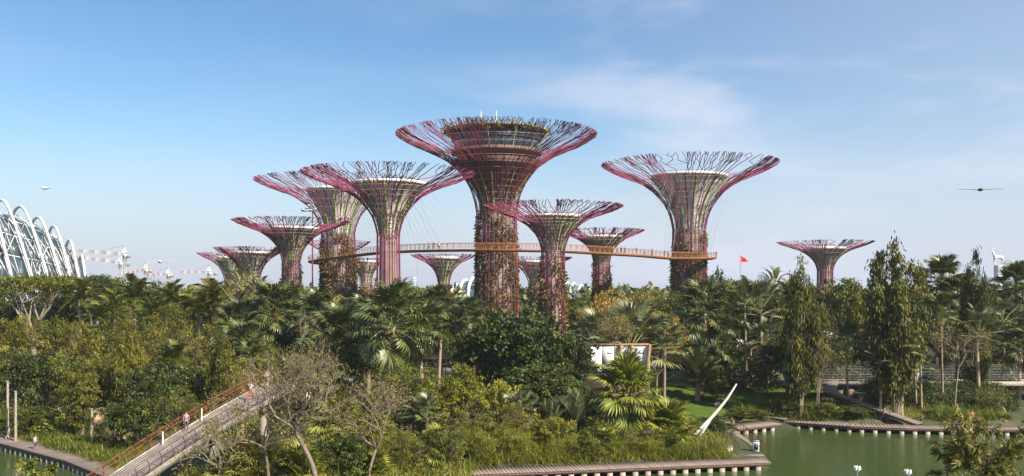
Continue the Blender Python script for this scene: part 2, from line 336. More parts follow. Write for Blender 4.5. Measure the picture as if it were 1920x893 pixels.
    # inner cone with cladding panels
    ztop = zc; ts = np.linspace(0, 1, 9); rcf = lambda q: min(rcore + (rc - rcore) * q ** 1.9, .93 * t.r(zn + q * (ztop - zn)))
    zf = lambda q: zn - z0 + q * (ztop - zn)
    cm = M['maroon'] if bar else M['drumd']
    link('inner_cone', MB().lathe([(rcf(q) * .95, zf(q)) for q in ts] + [(0.01, zf(1))], 28).mesh('inner_cone', cm, True), root)
    npn = 20 if not bar else 18
    for k in range(npn):
        a0 = 2 * math.pi * k / npn + .03; a1 = a0 + 2 * math.pi / npn * (.84 if not bar else .9); m = MB()
        out = [(rcf(q), zf(q)) for q in ts]; inn = [(rcf(q) * .955, zf(q)) for q in ts][::-1]
        m.lathe(out + inn + [out[0]], 2, a0=a0, a1=a1)
        link('cladding_panel', m.mesh('cladding_panel', M['maroon'] if bar else M['drum'], False), root)
        if k % 2 == 0 or R.random() < .25:
            P = [[(rcf(q) + .12 + .25 * q) * math.cos(a1 + .04), (rcf(q) + .12 + .25 * q) * math.sin(a1 + .04), zf(q)] for q in ts[(0 if not bar else 0):(9 if not bar else 7)]]
            link('green_rib', MB().tube(P, .15 * tr, 5, False).mesh('green_rib', M['lime'], True), root)
    if not bar:
        hh = max(.3, 4.2 * px)
        link('rim', MB().lathe([(rc * .93, zf(1) - .05), (rc * 1.035, zf(1) - .05), (rc * 1.05, zf(1) + hh), (rc * .93, zf(1) + hh), (rc * .93, zf(1) - .05)], 40).mesh('rim', M['white'], True), root)
        # creeping plants round the rim
        n = int(260 * (rc / 8)); a = R.uniform(0, 6.283, n); q = 1 - R.random(n) ** 2 * .35
        rq = np.array([rcf(v) for v in q]); P = np.stack([(rq + .4) * np.cos(a), (rq + .4) * np.sin(a), zn - z0 + q * (ztop - zn)], -1) + R.normal(0, .2, (n, 3))
        o = link('rim_planting', MB().leaves(P, R.normal(0, 1, (n, 3)), R.normal(0, 1, (n, 3)), R.uniform(.3, .6, n), .28, R.random(n)).mesh('rim_planting', M['f_yellow']), root); o['kind'] = 'stuff'
    # planting on the trunk between the rods
    hp = zp - z0; A_ = 2 * math.pi * rn * hp; n = int(min(16000, A_ * 20)); lum = R.random((40, 2))
    a = R.uniform(0, 6.283, n); z = R.random(n) ** .92 * hp
    fld = np.sin(a * 3 + lum[0, 0] * 9 + z * .35) + np.sin(a * 7 - z * .8 + 2) * .7 + np.sin(z * 1.3 + a * 2) * .5
    keep = fld > (-1.0 + 1.9 * np.clip((z - .72 * hp) / (.28 * hp), 0, 1)); a = a[keep]; z = z[keep]; fld = fld[keep]; n = len(a)
    rr_ = np.array([t.r(q + z0) for q in z]) * (.84 + R.uniform(0, .13, n)) + R.random(n) ** 4 * .5
    P = np.stack([rr_ * np.cos(a), rr_ * np.sin(a), z], -1)
    o = link('trunk_planting', MB().leaves(P, R.normal(0, .7, (n, 3)) + np.stack([np.cos(a), np.sin(a), -np.ones(n) * .6], -1), R.normal(0, 1, (n, 3)), R.uniform(.3, .85, n) * max(1, D / 200), .3 * max(1, D / 200), np.clip(.35 + fld * .2 + R.normal(0, .22, n), 0, 1)).mesh('trunk_planting', M['f_plant']), root); o['kind'] = 'stuff'
    if bar:
        zb = 47.2 - z0
        link('terrace', MB().lathe([(6, zb - 1.2), (8.7, zb - .5), (9.9, zb), (10.0, zb + .7), (9.4, zb + .7), (9.3, zb + .1), (7, zb + .1)], 48).mesh('terrace', pm('terrace cladding', (.13, .075, .06), .7), True), root)
        nb = 22
        for k in range(nb):
            a0 = 2 * math.pi * k / nb; a1 = a0 + 2 * math.pi / nb * .93
            link('window', MB().lathe([(8.5, zb + .2), (10.5, zb + 4.7), (10.35, zb + 4.7), (8.35, zb + .2), (8.5, zb + .2)], 2, a0=a0, a1=a1).mesh('window', M['glassd']), root)
            if k % 2 == 0:
                am = a0 - .02
                link('column', MB().tube([[8.8 * math.cos(am), 8.8 * math.sin(am), zb + .1], [9.4 * math.cos(am), 9.4 * math.sin(am), zb + 2.4], [11.0 * math.cos(am), 11.0 * math.sin(am), zb + 4.8]], [.2, .2, .32], 6).mesh('column', pm('pale green column', (.20, .25, .13), .6)), root)
        link('floor_band', MB().lathe([(9.0, zb + 2.6), (9.8, zb + 2.7), (9.9, zb + 2.95), (9.0, zb + 2.95), (9.0, zb + 2.6)], 44).mesh('floor_band', M['dark']), root)
        link('roof', MB().lathe([(8, zb + 4.6), (11.2, zb + 4.8), (11.5, zb + 5.1), (8, zb + 5.5), (.01, zb + 5.6)], 44).mesh('roof', M['core'], True), root)
        n = 2300; a = R.uniform(0, 6.283, n); r = 12.0 - R.random(n) ** 1.6 * 4
        P = np.stack([r * np.cos(a), r * np.sin(a), zb + 5.0 + R.uniform(-.7, .8, n) + np.sin(a * 9) * .25], -1)
        o = link('roof_planting', MB().leaves(P, R.normal(0, 1, (n, 3)), R.normal(0, 1, (n, 3)), R.uniform(.3, .8, n), .3, R.random(n)).mesh('roof_planting', M['f_mid']), root); o['kind'] = 'stuff'
        for (qx, h, b) in ((903, 34, 7), (931, 34, 4), (947, 9, 2), (897, 10, -5)):
            xx = (qx - cx) * px; zb2 = zb + 5.2
            P = [[xx - b * px * (1 - u) ** 2, -3, zb2 + u * h * px] for u in np.linspace(0, 1, 6)]
            link('antenna', MB().tube(P, [.26, .24, .2, .17, .14, .08], 6).mesh('antenna', M['antler'], True), root)
    return t

supertree('A', 931, 254, 188, 37.5, 400, 199, 287, 88, 392, 30, 'tallest supertree, with a glass-walled bar drum and white antennas on top', bar=True, tr=1.0, rodm='rod3')
supertree('B', 728, 325, 162, 21, 440, 166, 335, 68, 520, 22, 'slender bright supertree before the walkway, left of the tallest, its slim trunk nearly bare', tr=.95)
supertree('C', 634, 340, 154, 31, 438, 236, 350, 56, 440, 26, 'supertree whose trunk is ringed by the left end of the orange walkway', rodm='rod', tr=1.05)
supertree('E', 1292, 309, 164, 30.5, 430, 219, 322, 68, 432, 28, 'supertree whose trunk is ringed by the right end of the orange walkway', tr=1.1)
supertree('F', 1037, 387, 131, 21.5, 470, 156, 400, 51, 478, 22, 'supertree standing before the walkway just right of the tallest one, its canopy crossing that trunk', tr=.9)
supertree('G', 1128, 432, 80, 15.5, 492, 205, 441, 39, 492, 20, 'small supertree behind the walkway between the tallest one and the wide right-hand one', tr=.95)
supertree('Hh', 546, 414, 108, 16.5, 492, 192, 424, 49, 495, 22, 'mid-sized supertree left of the walkway end, its reddish planted trunk rising from palms', tr=.95)
supertree('I', 470, 465, 67, 16, 530, 240, 472, 36, 525, 20, 'dark low supertree behind the banana leaves, the larger of two overlapping ones', tr=1.0, rodm='rod2')
supertree('J', 436, 475, 64, 14, 530, 262, 482, 28, 525, 18, 'leftmost low supertree, peeping out behind the larger of two overlapping dark ones', tr=1.0, rodm='rod2')
supertree('K', 634, 453, 60, 12, 515, 330, 460, 30, 515, 16, 'far supertree almost hidden behind the trunk ringed by the walkway end', tr=1.2)
supertree('L', 686, 485, 42, 11, 530, 300, 490, 20, 535, 16, 'little supertree seen under the walkway between two trunks left of centre', tr=1.1)
supertree('M', 832, 478, 62, 11, 530, 300, 483, 29, 535, 18, 'little dark supertree under the middle of the walkway span', tr=1.1, rodm='rod2')
supertree('N', 1003, 483, 70, 11.5, 535, 290, 490, 27, 532, 18, 'little supertree squeezed between the tallest trunk and the next one right', tr=1.1)
supertree('O', 1547, 454, 87, 14, 508, 262, 464, 36, 535, 22, 'lone supertree standing apart on the far right above the trees', tr=1.1)

# ------------------------------------------------------------------ skyway
def catmull(P, n):
    P = np.asarray(P, float); Q = np.vstack([2 * P[0] - P[1], P, 2 * P[-1] - P[-2]]); out = []
    for i in range(1, len(Q) - 2):
        for u in np.linspace(0, 1, n, endpoint=False):
            a, b, c, d = Q[i-1], Q[i], Q[i+1], Q[i+2]
            out.append(.5 * (2*b + (c - a) * u + (2*a - 5*b + 4*c - d) * u*u + (3*b - a - 3*c + d) * u**3))
    out.append(P[-1]); return np.array(out)
def resample(P, step):
    d = np.concatenate([[0], np.cumsum(np.linalg.norm(np.diff(P, axis=0), axis=1))]); n = max(2, int(d[-1] / step)); s = np.linspace(0, d[-1], n + 1)
    return np.stack([np.interp(s, d, P[:, k]) for k in range(3)], -1)
SKY = [(672, 491, 243), (645, 493, 248), (608, 494, 247), (587, 492, 238), (596, 488, 228), (640, 482, 217), (700, 475, 203), (760, 471, 191), (830, 469, 183), (900, 468.5, 180), (975, 469, 180), (1060, 471, 183), (1130, 475, 189), (1200, 479, 199), (1260, 484, 207), (1305, 484, 209), (1334, 483, 217), (1326, 485, 227), (1290, 486, 230), (1262, 486, 226)]
def skyway():
    P = resample(catmull([W(*p) for p in SKY], 12), 1.45)
    root = thing('skyway', 'curving orange aerial walkway with railings strung between the supertrees', 'walkway', tuple(P[60]))
    P = P - P[60]; T = np.gradient(P, axis=0); T[:, 2] = 0; T = unit(T); Nn = np.stack([-T[:, 1], T[:, 0], np.zeros(len(T))], -1)
    w = 1.15; m = MB()
    prof = [(-w, .0), (w, .0), (w, -.18), (.5, -.4), (-.5, -.4), (-w, -.18)]
    V = np.stack([P + Nn * a + np.array([0, 0, b]) for a, b in prof], 1); n = len(P); k = 6; i = np.arange(n - 1)[:, None] * k; j = np.arange(k)[None]; j2 = (j + 1) % k
    m.add(V.reshape(-1, 3), np.stack([i + j, i + j2, i + k + j2, i + k + j], -1).reshape(-1, 4)); link('deck', m.mesh('deck', M['sky_orange']), root)
    for sg in (-1, 1):
        for h, r in ((1.3, .045), (.03, .075)):
            link('handrail' if h > 1 else 'edge_beam', MB().tube(P + Nn * sg * (w + .02) + np.array([0, 0, h]), r, 5).mesh('handrail', M['sky_orange']), root)
        for h in (.4, .7, 1.0): link('rail_wire', MB().tube(P + Nn * sg * w + np.array([0, 0, h]), .018, 3, False).mesh('rail_wire', M['sky_orange']), root)
        pm_ = MB().tube([[0, 0, -.1], [0, 0, 1.32]], .045, 4).mesh('rail_post', M['sky_orange'])
        for q, nn in zip(P[::1], Nn[::1]): link('rail_post', pm_, root, tuple(q + nn * sg * w))
    # hanger cables up to the canopies
    Pw = P + np.array(root.location)
    def cab(keyt, lo, hi, zfrac, step, jit):
        t = TREES[keyt]
        for q in Pw:
            pxx = 960 + q[0] / q[1] * F
            if not (lo <= pxx <= hi and (40 < (q[1])) and abs(q[1] - 180) < 36 + 0 * step): continue
            if cab.i % step == 0:
                a = math.atan2(q[1] - t.y, q[0] - t.x); z = t.zn + (t.zt - t.zn) * (zfrac + jit * (cab.i % 5) / 5); r = t.r(z)
                top = np.array([t.x + r * math.cos(a), t.y + r * math.sin(a), z])
                link('cable', MB().tube([q - np.array(root.location) + [0, 0, 1.2], top - np.array(root.location)], .02, 3, False).mesh('cable', M['hoop']), root)
            cab.i += 1
    cab.i = 0
    cab('B', 745, 900, .62, 1, .2); cab('C', 655, 745, .55, 1, .25); cab('E', 1130, 1262, .55, 1, .25); cab('E', 1262, 1337, .6, 1, .2)
    cab('A', 975, 1020, .1, 1, .2)
    return P + np.array(root.location)
SKYP = skyway()

# ------------------------------------------------------------------ conservatories
def conservatory(label, ribs, shell, loc, nv=14, rr=.75, panes=True, extra=False):
    """ribs: list of arches (lists of points); shell: grid of points [i][j]"""
    root = thing('conservatory', label, 'greenhouse', loc)
    L0 = np.array(loc)
    for rib in ribs: link('arch_rib', MB().tube(catmull(rib, 6) - L0, rr, 8).mesh('arch_rib', M['ribw'], True), root)
    S = np.array(shell, float) - L0; ni, nj = S.shape[:2]
    for i in range(ni - 1):
        for j in range(nj - 1):
            q = np.array([S[i, j], S[i + 1, j], S[i + 1, j + 1], S[i, j + 1]]); c = q.mean(0); q = c + (q - c) * .955
            nn = unit(np.cross(q[1] - q[0], q[3] - q[0])) * .15
            link('pane', MB().add(np.vstack([q, q + nn]), [[0, 1, 2, 3], [7, 6, 5, 4], [0, 4, 5, 1], [1, 5, 6, 2], [2, 6, 7, 3], [3, 7, 4, 0]]).mesh('pane', M['glassp']), root)
    for i in range(ni): link('glazing_bar', MB().tube(S[i], .22, 4).mesh('glazing_bar', M['white']), root)
    for j in range(nj): link('glazing_bar', MB().tube(S[:, j], .17, 4).mesh('glazing_bar', M['white']), root)
    for i in range(ni - 1):
        for j in range(nj - 1):
            if (i * 3 + j * 5) % 4 < 3:
                a, b = (S[i, j], S[i + 1, j + 1]) if (i + j) % 2 else (S[i + 1, j], S[i, j + 1])
                link('truss_strut', MB().tube([a, (a + b) / 2 + unit((a - b)[None])[0][[1, 0, 2]] * .3, b], .13, 4).mesh('truss_strut', M['steel']), root)
    if extra:
        R = rngf(9)
        for _ in range(170):
            i, j = R.integers(0, ni - 2), R.integers(1, nj - 2); a = S[i, j] + R.normal(0, .5, 3); b = S[i + R.integers(1, 3), min(nj - 1, j + R.integers(1, 3))] + [0.6, -1.2, 1.0]
            if R.random() < .5: a, b = S[i + 1, j], S[i, j + 1] + [.5, -1., 1.2]
            link('truss_strut', MB().tube([a, b], R.uniform(.1, .2), 4).mesh('truss_strut', M['white' if R.random() < .25 else 'steel']), root)
    return root
def cons_left():
    tops = [(-62, 340), (-28, 358), (5, 376), (40, 388), (73, 408), (102, 425), (131, 451), (153, 480)]
    feet = [(-10, 560), (32, 560), (72, 560), (102, 560), (126, 560), (142, 560), (155, 560), (165, 560)]
    ribs, shell = [], []
    prof = [(0, 0), (.3, .36), (.62, .72), (.84, .925), (1.0, 1.0), (1.16, .985), (1.28, .91), (1.34, .80)]
    sprof = [(-.02, 0), (.2, .2), (.4, .42), (.62, .64), (.86, .82), (1.12, .90), (1.45, .92), (1.85, .88), (2.3, .8), (2.9, .68)]
    for k, ((tx, ty), (fx, fy)) in enumerate(zip(tops, feet)):
        D0, D1 = 290 + k * 6, 306 + k * 6
        f, t = W(fx, fy, D0), W(tx, ty, D1); h = t.z - f.z; q = lambda c, v: (f.x + (t.x - f.x) * c, f.y + (t.y - f.y) * c, f.z + h * v)
        ribs.append([q(*p) for p in prof])
        shell.append([(q(c, v)[0] - 1.2, q(c, v)[1] + 2, q(c, v)[2] - .6) for c, v in sprof])
    Sh = np.array(shell); Sh = np.stack([np.stack([np.interp(np.linspace(0, len(Sh) - 1, 15), range(len(Sh)), Sh[:, j, c]) for c in range(3)], -1) for j in range(Sh.shape[1])], 1)
    conservatory('glass conservatory with tall curling white arch ribs at the left edge', ribs, Sh, tuple(W(60, 560, 300)), rr=.5, extra=True)
cons_left()
def cons_mid(cx, w, topy, D, label):
    ribs = []; c = W(cx, 575, D); r = w / F * D / 2; h = (575 - topy) / F * D; sh = []
    for k in range(9):
        u = -1 + 2 * k / 8; hh = h * math.sqrt(max(.06, 1 - (u * .93) ** 2)); x0 = c.x + u * r
        pts = [(x0 + (q * .30) * r * .6, c.y + q * r * .5, c.z + hh * math.sqrt(max(0, 1 - q * q))) for q in np.linspace(-1, 1, 11)]
        ribs.append(pts); P = np.array(pts); P[:, 2] = c.z + (P[:, 2] - c.z) * .93; sh.append(P)
    conservatory(label, ribs, sh, tuple(c), rr=.85)
cons_mid(905, 130, 519, 420, 'white ribbed conservatory dome peeping out between trunks at centre')
cons_mid(1062, 110, 530, 470, 'low far conservatory roof just right of the centre trunks')

# ------------------------------------------------------------------ cranes, towers, birds, flag, deer
def lattice(m, a, b, w, n, k=4):
    a = np.array(a, float); b = np.array(b, float); d = unit((b - a)[None])[0]; u = unit(np.cross(d, [0, 1, .01])[None])[0]; v = np.cross(d, u)
    cs = [(u + v) * w / 2, (u - v) * w / 2, (-u - v) * w / 2, (-u + v) * w / 2]; T = w * .11
    for c in cs: m.tube([a + c, b + c], T, 4)
    for i in range(n):
        p, q = a + (b - a) * i / n, a + (b - a) * (i + 1) / n
        for j in range(4): m.tube([p + cs[j], q + cs[(j + 1) % 4]], T * .7, 3, False)
def crane(px, ytop, D, lpx, ly, cpx, label):
    b = W(px, 545, D); t = W(px, ytop, D); root = thing('tower_crane', label, 'crane', tuple(b), 0, 'tower cranes on the far skyline'); b = np.array(b); h = t.z - b[2]
    m = MB(); lattice(m, (0, 0, 0), (0, 0, h), 2.0, 14); link('mast', m.mesh('mast', M['ribw']), root)
    tip = np.array(W(lpx, ly, D)) - b; a = np.array([0, 0, h - 1.])
    for k in range(8):
        m = MB(); lattice(m, a + (tip - a) * k / 8, a + (tip - a) * (k + 1) / 8, 1.5, 3); link('jib_section', m.mesh('jib_section', M['cranered'] if k % 2 else M['white']), root)
    c = np.array(W(cpx, ytop + 2, D)) - b; m = MB(); lattice(m, a, c, 2.2, 3); link('counter_jib', m.mesh('counter_jib', M['white']), root)
    link('counterweight', MB().box(c + [0, 0, -1.5], (2.4, 2, 3)).mesh('counterweight', M['pierc']), root)
    link('cab', MB().box((1.2, -1.6, h - 2.2), (1.8, 1.8, 2.2)).box((1.2, -2.52, h - 1.9), (1.4, .1, 1.1)).mesh('cab', M['white']), root)
    link('tower_peak', MB().tube([(-1.3, 0, h), (0, 0, h + 5)], .3, 4).tube([(1.3, 0, h), (0, 0, h + 5)], .3, 4).mesh('tower_peak', M['white']), root)
    link('tie_bar', MB().tube([(0, 0, h + 5), a + (tip - a) * .6], .12, 3).tube([(0, 0, h + 5), c], .12, 3).mesh('tie_bar', M['steel']), root)
crane(233, 474, 640, 146, 470, 240, 'tower crane with the upper red and white jib nearest the conservatory')
crane(226, 490, 660, 152, 483, 239, 'tower crane with the lower red and white jib nearest the conservatory')
crane(273, 503, 760, 240, 512, 282, 'short white tower crane just right of the red and white jibs')
crane(315, 512, 760, 275, 515, 322, 'stubby white tower crane with block counterweight left of the flying gull')
crane(392, 508, 760, 338, 510, 404, 'long-jibbed white crane left of the low supertrees')
def tower(px, w, top, D, label, spire=False):
    b = W(px, 548, D); ww = w / F * D; h = W(px, top, D).z - b.z
    root = thing('city_tower', label, 'skyscraper', tuple(b), 0, 'hazy city towers')
    if spire: link('spire', MB().tube([(0, 0, 0), (0, 0, h * .5), (0, 0, h)], [ww / 2, ww / 4, .2], 6).mesh('spire', M['city']), root); return
    link('shaft', MB().box((0, 0, h / 2), (ww, ww, h)).box((0, 0, h + h * .03), (ww * .6, ww * .6, h * .06)).mesh('shaft', M['city']), root)
    for k in range(6): link('floor_band', MB().box((0, 0, h * (k + .7) / 6.5), (ww * 1.03, ww * 1.03, h * .03)).mesh('floor_band', M['glassp']), root)
tower(776, 11, 521, 1500, 'blocky pale blue city tower far off under the walkway'); tower(767, 8, 528, 1500, 'lower pale blue city tower beside the blocky one far off')
tower(783, 3, 468, 900, 'thin white needle mast seen far off under the walkway', True)

def bird(px, py, D, span, rz, roll, label, m):
    b = MB(); h = span / 2
    body = [(-.30, 0, 0), (-.22, 0, .01), (-.08, 0, .0), (.08, 0, .0), (.18, 0, .02), (.25, 0, .03), (.31, 0, .02)]
    root = thing('gull', label, 'bird', tuple(W(px, py, D)), rz, 'gulls in flight'); root.rotation_euler = (roll, 0, rz)
    b.tube(np.array(body) * span * .8, np.array([.03, .05, .085, .08, .05, .045, .01]) * span * .8, 8)
    for s in (-1, 1):
        n = 7; u = np.linspace(0, 1, n); y = s * u * h; z = .05 * span * np.sin(u * 2.4) - .02 * span; c = .17 * span * (1 - u ** 1.6 * .85); x = .05 * span - .12 * span * np.clip(u - .45, 0, 1)
        V = np.stack([np.stack([x + c / 2, y, z], -1), np.stack([x, y, z + .012 * span], -1), np.stack([x - c / 2, y, z], -1), np.stack([x, y, z - .006 * span], -1)], 1).reshape(-1, 3)
        i = np.arange(n - 1)[:, None] * 4; j = np.arange(4)[None]; b.add(V, np.stack([i + j, i + (j + 1) % 4, i + 4 + (j + 1) % 4, i + 4 + j], -1).reshape(-1, 4))
    b.add(np.array([[-.2, 0, .01], [-.36, .07, 0], [-.38, 0, .0], [-.36, -.07, 0]]) * span * .8, [[0, 1, 2, 3]])
    link('body', b.mesh('body', m, True), root)
    link('beak', MB().tube(np.array([(.30, 0, .02), (.34, 0, .012)]) * span * .8, [.012 * span, .002], 5).mesh('beak', M['wood']), root)
    return root
gullm = pm('grey white feathers', (.55, .54, .52), .7); gulld = pm('dark grey feathers', (.22, .22, .24), .7)
bird(84, 353, 46, 1.15, math.radians(78), .1, 'white gull flying above the left conservatory', gullm)
bird(300, 491, 55, 1.5, math.radians(100), -.12, 'white gull gliding low above the treetops between cranes and supertrees', gullm)
bird(1838, 356, 34, 1.5, math.radians(70), .03, 'dark-winged gull gliding high at the right edge of the sky', gulld).scale = (.8, 1, .55)

def flag():
    b = W(1389, 540, 150); root = thing('flagpole', 'thin pole flying a red triangular flag above the dark treetops', 'flag', (b.x, b.y, G(b.x, b.y)))
    h = W(1386, 478, 150).z - G(b.x, b.y)
    link('pole', MB().tube([(0, 0, 0), (-.1, 0, h)], .045, 6).mesh('pole', M['steel']), root)
    u, v = np.meshgrid(np.linspace(0, 1, 8), np.linspace(0, 1, 5), indexing='ij')
    V = np.stack([u * 1.25, .12 * np.sin(u * 7), h - .05 - u * 1.0 - v * 1.15 * (1 - u * .92)], -1).reshape(-1, 3)
    link('pennant', MB().grid(V, 8, 5).mesh('pennant', M['redc'], True), root)
flag()

# ------------------------------------------------------------------ bodies grown with a skin
def skin_mesh(name, verts, edges, rad, m, sub=1, root=0):
    me = bpy.data.meshes.new(name); me.from_pydata(verts, edges, []); o = bpy.data.objects.new(name, me); COL.objects.link(o)
    md = o.modifiers.new('s', 'SKIN'); md.use_smooth_shade = True
    for i, r in enumerate(rad):
        sv = me.skin_vertices[0].data[i]; sv.radius = r if hasattr(r, '__len__') else (r, r); sv.use_root = (i == root)
    s2 = o.modifiers.new('u', 'SUBSURF'); s2.levels = sub; s2.render_levels = sub
    dg = bpy.context.evaluated_depsgraph_get(); dg.update(); new = bpy.data.meshes.new_from_object(o.evaluated_get(dg)); bpy.data.objects.remove(o); new.name = name
    new.materials.clear(); new.materials.append(m)
    return new
POSES = {}
def pose(name, legs, arms, lean=0):
    """legs/arms: (swing front/back) for l and r; facing -y"""
    hip = Vector((0, 0, .92)); ch = Vector((0, lean * .3, 1.32)); nk = Vector((0, lean * .4, 1.48)); hd = Vector((0, lean * .45 - .02, 1.62))
    v = [hip, hip + Vector((0, lean * .1, .2)), ch, nk, hd, hd + Vector((0, 0, .10))]; e = [(0, 1), (1, 2), (2, 3), (3, 4), (4, 5)]
    r = [(.15, .11), (.135, .10), (.165, .105), .05, (.078, .095), (.06, .07)]
    tr = []; ha = []
    for s, sw in ((-1, legs[0]), (1, legs[1])):
        i = len(v); hp = Vector((s * .10, 0, .86)); kn = Vector((s * .105, -sw * .22 - .02, .48)); an = Vector((s * .11, -sw * .42 + .03 + (.08 if sw < 0 else 0), .08 + (.06 if sw < 0 else 0))); to = an + Vector((s * .02, -.17, -.04))
        v += [hp, kn, an, to]; e += [(0, i), (i, i + 1), (i + 1, i + 2), (i + 2, i + 3)]; r += [.088, .058, .04, (.045, .03)]; tr.append((hp, kn, an))
    for s, sw in ((-1, arms[0]), (1, arms[1])):
        i = len(v); sh = ch + Vector((s * .18, 0, .08)); el = Vector((s * .24, sh.y - sw * .10 + .02, 1.12)); wr = Vector((s * (.22 if abs(sw) < 1.5 else .12), sh.y - sw * .26, .90 + abs(sw) * .10)); hn = wr + Vector((0, -.05 - .02 * sw, -.08))
        v += [sh, el, wr, hn]; e += [(2, i), (i, i + 1), (i + 1, i + 2), (i + 2, i + 3)]; r += [.055, .042, .03, (.035, .02)]; ha.append((sh, el))
        for f in range(5):   # fingers and thumb
            j = len(v); v.append(hn + Vector((s * .0 + (f - 2) * .012, -.015 * f if f else -.05, -.07 - .01 * (2 - abs(f - 2)) if f else -.03))); e.append((i + 3, j)); r.append(.009)
    body = skin_mesh('body', v, e, r, M['skin'])
    tv = [Vector((0, 0, .96)), Vector((0, 0, .90))]; te = [(0, 1)]; rr = [(.165, .125), (.17, .13)]
    for hp, kn, an in tr: i = len(tv); tv += [hp, kn, an + Vector((0, 0, .05))]; te += [(1, i), (i, i + 1), (i + 1, i + 2)]; rr += [.102, .072, .058]
    trou = skin_mesh('trousers', tv, te, rr, M['dark'])
    sv = [Vector((0, 0, .90)), v[1], ch, Vector((0, lean * .36, 1.43))]; se = [(0, 1), (1, 2), (2, 3)]; sr = [(.18, .135), (.16, .12), (.185, .125), (.08, .07)]
    for sh, el in ha: i = len(sv); sv += [sh, sh.lerp(el, .75)]; se += [(2, i), (i, i + 1)]; sr += [.072, .06]
    shirt = skin_mesh('shirt', sv, se, sr, M['white'])
    hair = skin_mesh('hair', [hd + Vector((0, .03, .0)), hd + Vector((0, .025, .11)), hd + Vector((0, -.03, .15))], [(0, 1), (1, 2)], [(.08, .08), (.085, .09), (.05, .04)], M['hair'])
    POSES[name] = (body, trou, shirt, hair, hd)
pose('stand', (0.08, -.05), (.2, .1)); pose('walk', (.9, -.8), (-.8, .8)); pose('walk2', (-.7, .9), (.9, -.6)); pose('lean', (.1, .15), (2.2, 2.4), lean=-.45)
CLOTH = {}
def cloth(c):
    if c not in CLOTH: CLOTH[c] = pm('cloth', c, .85, 0, .1, 6)
    return CLOTH[c]
def person(loc, pz, rz, top, bottom, label, s=1.0, group=None):
    root = thing('person', label, 'person', tuple(loc), rz, group, s); b, t, sh, h, hd = POSES[pz]
    link('body', b, root)
    for me, n, c in ((t, 'trousers', bottom), (sh, 'shirt', top), (h, 'hair', None)):
        o = link(n, me, root)
        if c: o.material_slots[0].link = 'OBJECT'; o.material_slots[0].material = cloth(c)
    return root

WH, BL, NV, RD, GY, PK = (.75, .75, .76), (.03, .03, .035), (.05, .07, .14), (.5, .06, .06), (.3, .3, .32), (.55, .3, .38)
def on_sky(px, off=0.0):
    k = np.argmin(np.abs(960 + SKYP[20:-20, 0] / SKYP[20:-20, 1] * F - px)) + 20; q = SKYP[k]
    return (q[0], q[1] + off, q[2] + .01)
for px, pz, off, t, b, lab, rz in ((812, 'lean', -.6, BL, NV, 'person in dark clothes leaning on the walkway rail left of the tallest supertree', .3), (820, 'stand', .5, WH, BL, 'person in a white top on the walkway left of the tallest supertree', 2.9), (806, 'walk', .6, GY, NV, 'person in grey walking on the walkway behind the leaning one', 1.6),
        (1153, 'stand', -.3, WH, BL, 'leftmost of the people on the walkway right of the tall trunks, in a pale top', 1.2), (1158, 'walk', .2, GY, BL, 'second person from the left on the right walkway span, in grey', 1.5), (1168, 'stand', 0, BL, NV, 'person in black before the middle of the group on the right walkway span', -1.), (1174, 'walk2', .4, RD, BL, 'person in a red top amid the group on the right walkway span', -1.4),
        (1193, 'stand', 0, BL, WH, 'person in black top and white trousers alone mid-span on the right', 2.), (1205, 'walk', 0, WH, NV, 'person in a white top walking alone on the right walkway span', 1.6), (1221, 'stand', -.2, PK, BL, 'person in pink standing by the rail before the ringed trunk', 2.8), (1226, 'walk2', .3, WH, GY, 'person in pale clothes walking beside the one in pink', 1.6),
        (1247, 'lean', -.5, BL, BL, 'person all in black bending over the rail beside the ringed trunk', .4), (1254, 'stand', 0, RD, NV, 'person in dark red standing where the walkway meets the ringed trunk', .2)):
    person(on_sky(px, off), pz, rz, t, b, lab, group='people on the aerial walkway')
